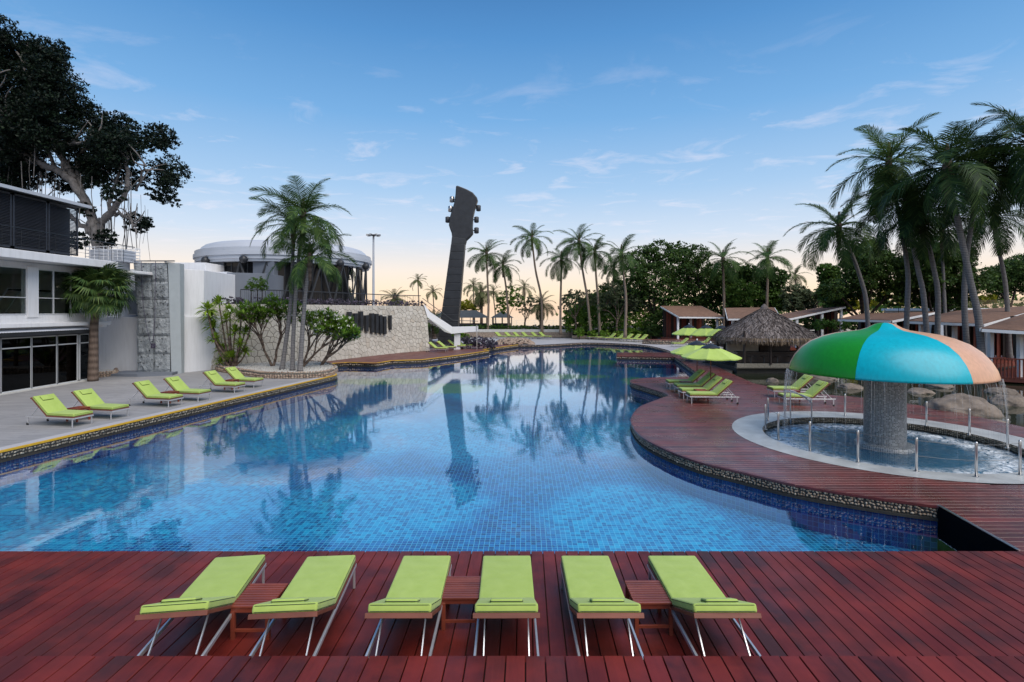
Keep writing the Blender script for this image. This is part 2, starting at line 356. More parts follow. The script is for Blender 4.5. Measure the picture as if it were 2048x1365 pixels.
# blue pool mosaic
def mosaic(name, wall=False):
    s = NT(name); geo = s.node('ShaderNodeNewGeometry').outputs['Position']
    sp = s.node('ShaderNodeSeparateXYZ'); rot = s.map(geo, (10,10,10), (0,0,R(1.5))); s.l.new(rot, sp.inputs[0])
    if wall:
        uvn = s.node('ShaderNodeUVMap'); sp2 = s.node('ShaderNodeSeparateXYZ'); s.l.new(uvn.outputs[0], sp2.inputs[0])
        a = s.math('MULTIPLY', sp2.outputs[0], 10.0); b = s.math('MULTIPLY', sp2.outputs[1], 10.0)
    else: a, b = sp.outputs[0], sp.outputs[1]
    fa = s.math('FRACT', a); fb = s.math('FRACT', b)
    g = s.math('MAXIMUM', s.math('ABSOLUTE', s.math('SUBTRACT', fa, .5)), s.math('ABSOLUTE', s.math('SUBTRACT', fb, .5)))
    grout = s.math('GREATER_THAN', g, .446)
    cc = s.node('ShaderNodeCombineXYZ'); s.l.new(s.math('FLOOR', a), cc.inputs[0]); s.l.new(s.math('FLOOR', b), cc.inputs[1])
    wnz = s.node('ShaderNodeTexWhiteNoise', noise_dimensions='3D'); s.l.new(cc.outputs[0], wnz.inputs[0]); r = wnz.outputs[0]
    dk = s.ramp(r, [(0, (.001,.010,.095)), (.4, (.001,.028,.19)), (.75, (.0015,.065,.30)), (1, (.002,.14,.42))])
    if wall:
        c = s.mix(grout, s.ramp(r, [(0, (.003,.018,.12)), (.5, (.004,.035,.19)), (1, (.008,.065,.28))]), (.04,.16,.34))
        s.set(c, .25, 0, .5); return s.m
    lt = s.ramp(r, [(0, (.001,.085,.27)), (.35, (.0015,.18,.43)), (.7, (.002,.28,.55)), (1, (.004,.38,.64))])
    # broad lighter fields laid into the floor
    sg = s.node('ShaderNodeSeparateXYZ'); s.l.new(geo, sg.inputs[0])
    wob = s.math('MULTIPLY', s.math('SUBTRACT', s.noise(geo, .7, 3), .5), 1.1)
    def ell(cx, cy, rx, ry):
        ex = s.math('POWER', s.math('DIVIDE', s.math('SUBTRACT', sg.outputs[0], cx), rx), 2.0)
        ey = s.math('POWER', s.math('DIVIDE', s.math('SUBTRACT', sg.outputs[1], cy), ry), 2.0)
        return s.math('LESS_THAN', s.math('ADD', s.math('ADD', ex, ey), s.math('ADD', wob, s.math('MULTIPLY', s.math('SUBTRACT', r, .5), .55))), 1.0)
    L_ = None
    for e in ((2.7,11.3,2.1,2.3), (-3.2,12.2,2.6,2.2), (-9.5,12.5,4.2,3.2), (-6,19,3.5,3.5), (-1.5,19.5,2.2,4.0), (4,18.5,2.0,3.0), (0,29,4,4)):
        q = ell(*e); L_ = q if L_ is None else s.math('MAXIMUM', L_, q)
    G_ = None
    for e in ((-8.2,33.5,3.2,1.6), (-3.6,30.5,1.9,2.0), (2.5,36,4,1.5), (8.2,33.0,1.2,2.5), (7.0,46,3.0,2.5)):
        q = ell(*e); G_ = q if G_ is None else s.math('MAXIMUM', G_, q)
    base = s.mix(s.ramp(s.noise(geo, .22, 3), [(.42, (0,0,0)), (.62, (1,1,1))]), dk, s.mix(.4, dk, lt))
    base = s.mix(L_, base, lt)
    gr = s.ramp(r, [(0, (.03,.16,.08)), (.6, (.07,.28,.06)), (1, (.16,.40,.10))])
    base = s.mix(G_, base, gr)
    c = s.mix(s.math('MULTIPLY', grout, .9), base, s.mix(.2, (.16,.62,.80), base))
    s.set(c, .3, 0, .5); return s.m
M['mosaic'] = mosaic('blue_mosaic_floor'); M['mosaic_wall'] = mosaic('blue_mosaic_wall', True)

def water(name, tint, ior, bscale, bstr, foam=0.0, stretch=(1,1,1), body=None, bodyf=0):
    s = NT(name); geo = s.node('ShaderNodeNewGeometry').outputs['Position']
    s.n.remove(s.p)
    tr = s.node('ShaderNodeBsdfTransparent'); tr.inputs[0].default_value = (*tint, 1)
    gl = s.node('ShaderNodeBsdfGlossy'); gl.inputs['Roughness'].default_value = .0; gl.inputs[0].default_value = (1,1,1,1)
    if ior > 2:      # smooth water seen at low angles: facing term raised to a power
        lw = s.node('ShaderNodeLayerWeight'); lw.inputs[0].default_value = .5
        fr = s.node('ShaderNodeMath', operation='MULTIPLY_ADD'); s.l.new(s.math('POWER', lw.outputs['Facing'], ior), fr.inputs[0]); fr.inputs[1].default_value = .96; fr.inputs[2].default_value = .025
    else: fr = s.node('ShaderNodeFresnel'); fr.inputs[0].default_value = ior
    h = s.math('ADD', s.noise(s.map(geo, stretch), bscale, 3, .5, .3), s.math('MULTIPLY', s.noise(s.map(geo, stretch), bscale*.22, 2), 1.8))
    bm_ = s.node('ShaderNodeBump'); s.l.new(h, bm_.inputs['Height']); bm_.inputs['Strength'].default_value = bstr; bm_.inputs['Distance'].default_value = .02
    s.l.new(bm_.outputs[0], gl.inputs['Normal'])
    under = tr.outputs[0]
    if body:
        df = s.node('ShaderNodeBsdfDiffuse'); df.inputs[0].default_value = (*body, 1)
        m = s.node('ShaderNodeMixShader'); m.inputs[0].default_value = bodyf; s.l.new(tr.outputs[0], m.inputs[1]); s.l.new(df.outputs[0], m.inputs[2]); under = m.outputs[0]
    if foam:
        df = s.node('ShaderNodeBsdfDiffuse'); df.inputs[0].default_value = (.75,.8,.84,1)
        fn = s.noise(s.map(geo, (1,1,1)), 5.5, 8, .7, 1.2)
        sg = s.node('ShaderNodeSeparateXYZ'); s.l.new(geo, sg.inputs[0])
        rr = s.math('SQRT', s.math('ADD', s.math('POWER', s.math('SUBTRACT', sg.outputs[0], 10.4), 2.0), s.math('POWER', s.math('SUBTRACT', sg.outputs[1], 14.65), 2.0)))
        ringf = s.math('SUBTRACT', 1.0, s.math('DIVIDE', s.math('ABSOLUTE', s.math('SUBTRACT', rr, 2.55)), .65), clamp=True)
        ff = s.math('MULTIPLY', s.ramp(fn, [(.38, (0,0,0)), (.60, (1,1,1))]), s.math('ADD', s.math('MULTIPLY', ringf, foam), .05), clamp=True)
        m = s.node('ShaderNodeMixShader'); s.l.new(ff, m.inputs[0]); s.l.new(under, m.inputs[1]); s.l.new(df.outputs[0], m.inputs[2]); under = m.outputs[0]
    mxs = s.node('ShaderNodeMixShader'); s.l.new(fr.outputs[0], mxs.inputs[0]); s.l.new(under, mxs.inputs[1]); s.l.new(gl.outputs[0], mxs.inputs[2])
    s.l.new(mxs.outputs[0], s.out.inputs[0]); return s.m
M['water'] = water('pool_water', (.95,.99,1.0), 3.3, 5.5, .045, stretch=(1,1,1))
M['kids_water'] = water('splash_water', (.8,.93,.97), 1.3, 9, .9, foam=1.2, body=(.02,.15,.28), bodyf=.45)
M['pond_water'] = water('pond_water', (.55,.6,.45), 1.38, 4, .12, body=(.05,.06,.035), bodyf=.5)
M['sea'] = water('sea_water', (.3,.4,.5), 1.33, .6, .5, body=(.25,.32,.38), bodyf=.9)
s = NT('kids_floor'); s.set(s.ramp(s.noise(s.co(), 1.2, 4), [(.3, (.03,.16,.28)), (.7, (.07,.30,.46))]), .5); M['kids_floor'] = s.m

def glass(name, tint=(.35,.4,.42), f=.5):
    s = NT(name); s.n.remove(s.p)
    tr = s.node('ShaderNodeBsdfTransparent'); tr.inputs[0].default_value = (*tint, 1)
    gl = s.node('ShaderNodeBsdfGlossy'); gl.inputs['Roughness'].default_value = .01; gl.inputs[0].default_value = (.9,.95,1,1)
    fr = s.node('ShaderNodeFresnel'); fr.inputs[0].default_value = 1.28
    m = s.node('ShaderNodeMixShader'); s.l.new(fr.outputs[0], m.inputs[0]); s.l.new(tr.outputs[0], m.inputs[1]); s.l.new(gl.outputs[0], m.inputs[2])
    s.l.new(m.outputs[0], s.out.inputs[0]); return s.m
M['glass'] = glass('window_glass', (.8,.84,.84)); M['glass_dark'] = glass('dark_window_glass', (.10,.11,.12))
M['glass_amber'] = glass('clear_glass', (.8,.8,.8))

# thatch, shingles, climbing panels, mosaic column, boulders
s = NT('thatch'); r = island(s); c = s.ramp(r, [(0, (.06,.05,.045)), (.5, (.15,.125,.115)), (1, (.30,.26,.24))]); s.set(c, .95, 0, .1); M['thatch'] = s.m
s = NT('thatch_fringe'); r = island(s); c = s.ramp(r, [(0, (.10,.07,.045)), (.5, (.22,.16,.11)), (1, (.36,.28,.20))]); s.set(c, .95, 0, .1); M['thatch_fringe'] = s.m
s = NT('shingle_roof'); v = s.co(); br = s.node('ShaderNodeTexBrick'); s.l.new(s.map(v, (1,1,1)), br.inputs[0]); br.inputs['Scale'].default_value = 4; br.inputs['Mortar Size'].default_value = .012
br.inputs['Color1'].default_value = (.17,.10,.07,1); br.inputs['Color2'].default_value = (.23,.135,.095,1); br.inputs['Mortar'].default_value = (.10,.06,.045,1); br.inputs['Brick Width'].default_value = .9; br.inputs['Row Height'].default_value = .5
s.set(s.mix(.4, br.outputs[0], s.ramp(s.noise(v, 2.5, 6), [(.3, (.12,.075,.055)), (.7, (.26,.16,.115))])), .85, 0, .2); s.bump(s.noise(v, 40, 4), .5, .02); M['shingle'] = s.m
M['grey_roof'] = plain('grey_tile_roof', (.06,.07,.075), .7, 0, .2, 3)
s = NT('climb_panel'); v = s.co(); geo = s.node('ShaderNodeNewGeometry').outputs['Position']
vo = s.node('ShaderNodeTexVoronoi', feature='DISTANCE_TO_EDGE'); s.l.new(geo, vo.inputs[0]); vo.inputs['Scale'].default_value = 2.2
n = s.noise(geo, 4, 8, .7)
s.set(s.ramp(n, [(.3, (.20,.22,.235)), (.55, (.33,.36,.38)), (.75, (.50,.53,.55))]), .75, 0, .3); s.bump(s.math('ADD', n, s.math('MULTIPLY', s.noise(geo, 1.6, 3, .5, 1.5), 1.6)), 1.0, .10); M['climb'] = s.m
M['climb_side'] = plain('climb_side', (.34,.38,.40), .6, 0, .05)
s = NT('column_mosaic'); v = s.node('ShaderNodeUVMap').outputs[0]; sp = s.node('ShaderNodeSeparateXYZ'); s.l.new(v, sp.inputs[0])
a = s.math('MULTIPLY', sp.outputs[0], 28.0); b = s.math('MULTIPLY', sp.outputs[1], 28.0)
g = s.math('MAXIMUM', s.math('ABSOLUTE', s.math('SUBTRACT', s.math('FRACT', a), .5)), s.math('ABSOLUTE', s.math('SUBTRACT', s.math('FRACT', b), .5)))
cc = s.node('ShaderNodeCombineXYZ'); s.l.new(s.math('FLOOR', a), cc.inputs[0]); s.l.new(s.math('FLOOR', b), cc.inputs[1])
wz = s.node('ShaderNodeTexWhiteNoise'); s.l.new(cc.outputs[0], wz.inputs[0])
s.set(s.mix(s.math('GREATER_THAN', g, .40), s.ramp(wz.outputs[0], [(0, (.05,.06,.07)), (.6, (.12,.13,.15)), (1, (.34,.35,.36))]), (.42,.42,.40)), .35, 0, .5); M['col_mosaic'] = s.m
def gelcoat(name, col):
    s = NT(name); n = s.noise(s.co(), 1.5, 3); s.set(s.ramp(s.noise(s.map(s.co(), (5,5,1.2)), 2.5, 6, .65), [(.3, tuple(x*.82 for x in col)), (.62, col)]), .33, 0, .4)
    s.p.inputs['Coat Weight'].default_value = .0; s.p.inputs['Coat Roughness'].default_value = .15; return s.m
M['m_green'] = gelcoat('gel_green', (.010,.26,.012)); M['m_cyan'] = gelcoat('gel_cyan', (.0,.42,.52)); M['m_peach'] = gelcoat('gel_peach', (.66,.38,.24))
s = NT('boulder'); v = s.co(); n = s.noise(v, 2.2, 8, .65)
s.set(s.ramp(n, [(.3, (.10,.08,.065)), (.55, (.21,.17,.135)), (.8, (.31,.26,.22))]), .75, 0, .3); s.bump(s.noise(v, 9, 8, .65), .6, .04); M['boulder'] = s.m
s = NT('falling_water'); s.n.remove(s.p); tr = s.node('ShaderNodeBsdfTransparent'); df = s.node('ShaderNodeBsdfDiffuse'); df.inputs[0].default_value = (.85,.88,.9,1)
gl = s.node('ShaderNodeBsdfGlossy'); gl.inputs[1].default_value = .15; mm = s.node('ShaderNodeMixShader'); mm.inputs[0].default_value = .4; s.l.new(df.outputs[0], mm.inputs[1]); s.l.new(gl.outputs[0], mm.inputs[2])
m3 = s.node('ShaderNodeMixShader'); m3.inputs[0].default_value = .30; s.l.new(tr.outputs[0], m3.inputs[1]); s.l.new(mm.outputs[0], m3.inputs[2]); s.l.new(m3.outputs[0], s.out.inputs[0]); M['fall'] = s.m

# ================================================================== SETTING
rng = random.Random(7); nr = np.random.default_rng(5)
def catmull(pts, n=6, closed=False):
    out = []; N = len(pts)
    for i in range(N if closed else N-1):
        p0 = pts[(i-1) % N] if closed or i > 0 else pts[0]; p1 = pts[i % N]; p2 = pts[(i+1) % N]
        p3 = pts[(i+2) % N] if closed or i+2 < N else pts[-1]
        for k in range(n):
            t = k/n
            out.append(tuple(.5*((2*b) + (-a+c)*t + (2*a-5*b+4*c-d)*t*t + (-a+3*b-3*c+d)*t**3) for a, b, c, d in zip(p0, p1, p2, p3)))
    if not closed: out.append(tuple(pts[-1]))
    return out
def sheet(name, outer, z, mat, holes=(), kind='structure', parent=None, thick=None):
    polys = [[Vector((x, y, 0)) for x, y in p] for p in (outer, *holes)]
    tri = tessellate_polygon(polys); flat = [p for q in polys for p in q]
    mb = MB(); mb.add([(p.x, p.y, z) for p in flat], tri)
    o = mb.obj(name, mat, parent, kind, normals=True)
    me = o.data
    if me.polygons and me.polygons[0].normal.z < 0:
        me.flip_normals()
    return o

curve = catmull([W(1877,1011), W(1736,992), W(1590,968), W(1480,942), W(1400,923), W(1330,897), W(1283,871), W(1266,848),
                 (4.12,17.9), W(1283,813), (6.15,21.6), (6.75,22.7), (6.35,24.9), (6.05,26.4), (6.4,27.6), (7.9,28.4), (9.3,28.2)], 5)
right_side = [(7.6,7.86)] + curve + [(10.55,29.2), (12.7,40.9), (8.36,41.8), (9.1,45.3), (13.7,44.9)]
far_side = catmull([(13.7,44.9), (14.3,49), (13.6,56), (8.9,59.6), (5.2,57.3), (2.97,55.8), (.64,55.6)], 4)[1:]
left_side = [(-2.7,48.7), (-2.1,47.4), (-4.2,42.7), (-6.6,38.6), (-8.66,37.9), (-9.3,36.1), (-11.4,36.5), (-12.3,35.9), (-13.5,34.7)] + \
            catmull([(-12.6,34), (-11.2,31.6), (-10.05,30.0), (-9.88,29.3)], 3) + [(-14.25,7.86)]
pool = right_side + far_side + left_side
ring_c = (10.4, 14.65)
def circle(c, r, n=64): return [(c[0]+r*math.cos(2*math.pi*k/n), c[1]+r*math.sin(2*math.pi*k/n)) for k in range(n)]
pond = catmull([(12.7,30.2), (12.05,26), (12.4,24.5), (13.2,22.9), (15.0,21.5), (15.9,19), (15.9,16), (17,13), (24,12), (30,18), (28,26), (23.6,30.4), (19.5,32.2), (14.6,33.0)], 4, True)
ground = sheet('ground', [(-900,-300), (900,-300), (900,96), (-900,96)], -.04, M['soil'], [pool, circle(ring_c, 3.08), pond])
far_pave = sheet('paved_terrace', catmull([(14.6,45), (18,44), (21,50), (19,62), (10,69), (-4,70.5), (-10,66), (-6,56), (.3,55.2)], 3)[:-1] +
                 [(.64,55.6)] + far_side[::-1] + [(13.7,44.9)], -.004, M['far_paving'])
paving = sheet('left_paving', [(-60,-8), (-14.9,-8)] + [(-14.9,7.86), (-14.25,7.86), (-9.88,29.3)] + catmull([(-9.88,29.3), (-10.05,30.0), (-11.2,31.6), (-12.6,34), (-13.5,34.7)], 3)[1:] + [(-14,36), (-60,36)], 0, M['paving'])
sea = sheet('sea', [(-3000,96), (3000,96), (3000,4000), (-3000,4000)], -1.2, M['sea'])
beach = sheet('beach', [(-900,95.9), (900,95.9), (900,108), (-900,108)], -.05, M['sand'])
# pool basin
floor = sheet('pool_floor', pool, -.90, M['mosaic'])
pw = sheet('pool_water', pool, -.30, M['water'])
def wall_strip(name, pts, z0, z1, mat, closed=True, off=0.0, kind='structure', parent=None):
    me_v, me_f, uv = [], [], []; n = len(pts); L = 0; segs = n if closed else n-1
    for i in range(segs):
        a = Vector(pts[i]); b = Vector(pts[(i+1) % n]); d = (b-a).length
        k = len(me_v); me_v += [(a.x,a.y,z0), (b.x,b.y,z0), (b.x,b.y,z1), (a.x,a.y,z1)]; me_f.append((k,k+1,k+2,k+3))
        uv += [(L,z0), (L+d,z0), (L+d,z1), (L,z1)]; L += d
    me = bpy.data.meshes.new(name); me.from_pydata(me_v, [], me_f); me.materials.append(mat)
    ul = me.uv_layers.new(name='UVMap')
    for i, c in enumerate(uv): ul.data[i].uv = c
    o = bpy.data.objects.new(name, me); link(o, parent, kind); return o
wall_strip('pool_wall', pool, -.90, -.04, M['mosaic_wall'])

def offset_path(pts, d):
    out = []
    for i, p in enumerate(pts):
        a = Vector(pts[max(i-1,0)]); b = Vector(pts[min(i+1,len(pts)-1)]); t = (b-a).normalized(); out.append((p[0]-t.y*d, p[1]+t.x*d))
    return out
def resample(pts, step):
    out = []; carry = 0
    for a, b in zip(pts, pts[1:]):
        a = Vector(a); b = Vector(b); L = (b-a).length; t = carry
        while t < L: out.append((a + (b-a)*(t/L), (b-a)/L)); t += step
        carry = t - L
    return out
ico_v = None
def ico():
    global ico_v
    if ico_v is None:
        bm = bmesh.new(); bmesh.ops.create_icosphere(bm, subdivisions=1, radius=1)
        ico_v = (np.array([v.co[:] for v in bm.verts]), np.array([[v.index for v in f.verts] for f in bm.faces])); bm.free()
    return ico_v
def pebble_mesh(name, centers, normals, size, mat, flat=.45):
    """many small rounded stones pressed into a face; centres and outward normals given"""
    V, Fc = ico(); n = len(centers); C_ = np.array(centers); N_ = np.array(normals)
    up = np.tile([0., 0, 1], (n, 1)); up[np.abs(N_[:, 2]) > .9] = [0, 1, 0]
    T = np.cross(up, N_); T /= np.linalg.norm(T, axis=1)[:, None]; B = np.cross(N_, T)
    a = nr.uniform(0, 3.14, n)[:, None]; T2 = T*np.cos(a)+B*np.sin(a); B2 = -T*np.sin(a)+B*np.cos(a)
    sx = size*nr.uniform(.42, .66, n); sy = size*nr.uniform(.30, .48, n); sz = size*flat*nr.uniform(.6, 1.1, n)
    P = C_[:, None, :] + V[None, :, 0, None]*(T2*sx[:, None])[:, None, :] + V[None, :, 1, None]*(B2*sy[:, None])[:, None, :] + V[None, :, 2, None]*(N_*sz[:, None])[:, None, :]
    P = P.reshape(-1, 3); FF = (Fc[None] + (np.arange(n)*len(V))[:, None, None]).reshape(-1, 3)
    return mesh_np(name, P, FF, mat, True)
def pebble_band(name, pts, z0, z1, size, mat, lean=0.0, parent=None):
    """pts ordered so that the left side is the face looking at the water"""
    cs, ns = [], []; rows = max(1, int((z1-z0)/(size*.86)))
    for r_ in range(rows):
        z = z0 + (r_+.5)*(z1-z0)/rows
        for p, t in resample(pts, size*.95):
            q = rng.uniform(-.3, .3)*size; nx, ny = -t.y, t.x
            k = lean*(1-(z-z0)/(z1-z0))
            cs.append((p.x+t.x*q+nx*k, p.y+t.y*q+ny*k, z+rng.uniform(-.2,.2)*size)); ns.append((nx, ny, 0))
    o = bpy.data.objects.new(name, pebble_mesh(name, cs, ns, size, mat)); link(o, parent, 'stuff'); return o

# pool edges: pebble band over a dark ledge, tiles below (right curved deck)
near_curve = [(7.6,7.86)] + curve
def edge_wall(pts, name, sgn, size, pmat, z1=-.045, z0=-.235, band=.02):
    inner = offset_path(pts, sgn*band); base = MB(); n = len(pts)
    for i in range(n-1):
        a, b = pts[i], pts[i+1]; c, d = inner[i], inner[i+1]
        base.add([(a[0],a[1],z1), (b[0],b[1],z1), (d[0],d[1],z1), (c[0],c[1],z1), (c[0],c[1],z0-.0), (d[0],d[1],z0)], [(0,1,2,3), (3,2,5,4)])
    led = offset_path(pts, sgn*(band+.035))
    for i in range(n-1):
        c, d = inner[i], inner[i+1]; e, f = led[i], led[i+1]
        base.add([(c[0],c[1],z0), (d[0],d[1],z0), (f[0],f[1],z0-.002), (e[0],e[1],z0-.002), (f[0],f[1],z0-.055), (e[0],e[1],z0-.055)], [(0,1,2,3), (3,2,4,5)])
    o = base.obj(name, M['mortar_dark'], None, 'structure')
    pp = inner if sgn > 0 else inner[::-1]
    pebble_band('pebble_course', pp, z0+.012, z1-.006, size, pmat, parent=o)
    return o
# interior of pool lies to the left of the path when walking up the right side
edge_wall(curve, 'right_pool_edge', 1, .062, M['pebble'])
edge_wall(right_side[len(near_curve):], 'spit_pool_edge', 1, .12, M['pebble'])
edge_wall([(.64,55.6)]+left_side[:9], 'deck_pool_edge', 1, .12, M['pebble'])
edge_wall([left_side[8]]+left_side[9:-1]+[(-14.25,7.86)], 'left_pool_edge', 1, .075, M['pebble_grey'])
edge_wall([(13.7,44.9)]+far_side, 'far_pool_edge', 1, .16, M['mortar'] and M['pebble_pink'])

def strip_line(name, pts, d0, d1, z0, z1, mat, parent=None, kind='structure'):
    a = offset_path(pts, d0); b = offset_path(pts, d1); mb = MB()
    for i in range(len(pts)-1):
        p, q, r_, s_ = a[i], a[i+1], b[i+1], b[i]
        mb.add([(p[0],p[1],z0),(q[0],q[1],z0),(r_[0],r_[1],z0),(s_[0],s_[1],z0),(p[0],p[1],z1),(q[0],q[1],z1),(r_[0],r_[1],z1),(s_[0],s_[1],z1)],
               [(4,5,6,7),(0,1,5,4),(3,2,6,7)])
    return mb.obj(name, mat, parent, kind)
le = catmull([(-12.6,34), (-11.2,31.6), (-10.05,30.0), (-9.88,29.3)], 3) + [(-14.25,7.86)]
strip_line('yellow_edge_line', le, -.055, .03, -.035, .012, M['yellow'])
strip_line('yellow_edge_line', [(.64,55.6)]+left_side[:9], -.06, .03, -.02, .03, M['yellow'])
strip_line('kerb_strip', le, -.42, -.056, -.03, .007, M['far_paving'])

# ---- decks made of single planks
def crossings(poly, y):
    xs = []
    for (x0,y0), (x1,y1) in zip(poly, poly[1:]+poly[:1]):
        if (y0 > y) != (y1 > y): xs.append(x0 + (y-y0)*(x1-x0)/(y1-y0))
    return sorted(xs)
def plank_rows(parent, poly, y0, y1, w, gap, mat, z0, z1, holes=(), name='plank', joint=4.2, minlen=.05):
    y = y0; cnt = 0
    while y < y1-.01:
        a, b = y+gap/2, min(y+w-gap/2, y1)
        m = (a+b)/2; res = []
        for q in (a, m, b):
            xs = crossings(poly, q)
            for hpoly in holes: xs += crossings(hpoly, q)
            res.append(sorted(xs))
        if len(res[0]) != len(res[1]): res[0] = res[1]
        if len(res[2]) != len(res[1]): res[2] = res[1]
        for i in range(0, len(res[1])-1, 2):
            la, ra, lb, rb = res[0][i], res[0][i+1], res[2][i], res[2][i+1]
            cuts = [0.0]; L = res[1][i+1]-res[1][i]
            if L < minlen: continue
            t = rng.uniform(.3, 1)*joint
            while t < L-.8: cuts.append(t/L); t += joint
            cuts.append(1.0)
            for c0, c1 in zip(cuts, cuts[1:]):
                e = .003/max(L,.1); c0e = c0+(e if c0 > 0 else 0); c1e = c1-(e if c1 < 1 else 0); dz = rng.uniform(-.0015,.0015)
                vs = []
                for z, ins in ((z0,0),(z1+dz-.004,0),(z1+dz,.004)):
                    vs += [(la+(ra-la)*c0e+ins,a+ins,z),(la+(ra-la)*c1e-ins,a+ins,z),(lb+(rb-lb)*c1e-ins,b-ins,z),(lb+(rb-lb)*c0e+ins,b-ins,z)]
                mb = MB(); mb.add(vs, [(0,1,5,4),(1,2,6,5),(2,3,7,6),(3,0,4,7),(4,5,9,8),(5,6,10,9),(6,7,11,10),(7,4,8,11),(8,9,10,11)])
                mb.obj(name, mat, parent, normals=False); cnt += 1
        y += w
    return cnt
def set_of(name, poly, z, mat):
    return sheet(name, poly, z, mat)
right_poly = near_curve + [(10.55,29.2), (12.7,40.9), (8.36,41.8), (9.1,45.3), (14.9,45.2), (14.4,40), (12.6,30.2), (12.0,26), (12.35,24.5), (13.15,22.85), (15.0,21.45), (15.85,19), (15.85,16), (16.6,13.1), (18,12), (18,7.86)]
right_deck = sheet('curved_deck', right_poly, -.038, M['mortar_dark'], [circle(ring_c, 3.6)])
ring_outer = circle((10.5, 14.85), 3.95)
n1 = plank_rows(right_deck, right_poly, 7.868, 24.0, .158, .009, M['deck_right'], -.036, 0, [ring_outer])
n2 = plank_rows(right_deck, right_poly, 24.0, 45.2, .316, .014, M['deck_right'], -.036, 0)
strip_line('deck_fascia', curve, -.002, .045, -.05, -.004, M['deck_right'])
strip_line('deck_fascia', right_side[len(near_curve)-1:-1], -.002, .05, -.05, .0, M['deck_right'])
# front deck: planks run away from the camera, a trifle to the right
front_deck = sheet('front_deck', [(-10,4.2), (11,4.2), (11,7.80), (-10,7.80)], -.042, M['mortar_dark'])
k_ = 28/F
def long_planks(parent, x0, x1, y0, y1, w, gap, mat, z0, z1):
    x = x0
    while x < x1:
        a = x+gap/2; b = x+w-gap/2; dz = rng.uniform(-.002,.002); vs = []
        for z, ins in ((z0,0),(z1+dz-.004,0),(z1+dz,.0035)):
            vs += [(a+k_*y0+ins,y0,z),(b+k_*y0-ins,y0,z),(b+k_*y1-ins,y1,z),(a+k_*y1+ins,y1,z)]
        mb = MB(); mb.add(vs, [(0,1,5,4),(1,2,6,5),(2,3,7,6),(3,0,4,7),(4,5,9,8),(5,6,10,9),(6,7,11,10),(7,4,8,11),(8,9,10,11)])
        mb.obj('plank', mat, parent, normals=False); x += w
long_planks(front_deck, -8.6, 9.3, 4.3, 7.86, .177, .011, M['deck_red'], -.036, 0)
upper_deck = MB().box(-6.2, 6.6, 2.2, 4.735, -.03, .43).obj('upper_deck', M['dark_wood'], None, 'structure')
long_planks(upper_deck, -6.2, 6.4, 2.2, 4.76, .177, .011, M['deck_red'], .434, .47)
MB().box(-14.25, 7.62, 7.80, 7.862, -.9, -.042).obj('front_pool_wall', M['mortar_dark'], None, 'structure')
left_deck_poly = [(.64,55.6)] + left_side[:9] + [(-14.2,34.9), (-12.9,38.2), (-10.3,43.7), (-7.9,47.1), (-7.4,52), (-3,57)]
left_deck = sheet('left_red_deck', left_deck_poly, -.03, M['mortar_dark'])
plank_rows(left_deck, left_deck_poly, 34.8, 56.6, .4, .02, M['deck_far'], -.028, .004)
MB().add([(7.57,7.866,-.9),(7.86,9.7,-.9),(7.86,9.7,-.005),(7.57,7.866,-.005)],[(0,1,2,3)]).obj('painted_shade_wall', M['corner_shade'], None, 'structure', normals=False)
# shade in the corner below the right deck edge, painted as a black wall
MB().bar((7.62,7.9,.004), W(1877,1011)+(.004,), .05, .012).obj('metal_edge_strip', M['steel'], None, 'structure')

# ---- splash pool ring
ring_o = [Vector((*p,0)) for p in ring_outer]; ring_i = circle(ring_c, 3.08)
sheet('splash_pool_rim', ring_outer, .006, M['concrete_ring'], [ring_i])
wall_strip('splash_pool_wall', ring_i, -.5, .006, M['mortar_dark'])
cs, ns = [], []
for rr_ in range(3):
    for p, t in resample(circle(ring_c, 3.07)+[circle(ring_c,3.07)[0]], .055): cs.append((p.x, p.y, -.03-rr_*.05+rng.uniform(-.01,.01))); ns.append((-t.y, t.x, 0))
o = bpy.data.objects.new('rim_pebbles', pebble_mesh('rim_pebbles', cs, ns, .055, M['pebble_grey'])); link(o, None, 'stuff')
sheet('splash_pool_floor', ring_i, -.5, M['kids_floor'])
bm = bmesh.new(); bmesh.ops.create_grid(bm, x_segments=110, y_segments=110, size=3.2)
for v in bm.verts:
    v.co.x += ring_c[0]; v.co.y += ring_c[1]; d = math.hypot(v.co.x-ring_c[0], v.co.y-ring_c[1])
    p = Vector((v.co.x*2.2, v.co.y*2.2, 0)); amp = .35 + 1.1*math.exp(-((d-2.5)/.45)**2)
    v.co.z = -.2 + .03*amp*(mnoise.fractal(p*1.3, .9, 2.1, 4))
bmesh.ops.delete(bm, geom=[v for v in bm.verts if math.hypot(v.co.x-ring_c[0], v.co.y-ring_c[1]) > 3.10], context='VERTS')
me = bpy.data.meshes.new('splash_pool_water'); bm.to_mesh(me); bm.free(); me.materials.append(M['kids_water']); me.shade_smooth()
link(bpy.data.objects.new('splash_pool_water', me), None, 'structure')

# ---- natural pond
sheet('pond_water', pond, -.16, M['pond_water']); sheet('pond_bed', pond, -.7, M['soil']); wall_strip('pond_wall', pond, -.7, -.03, M['mortar'])

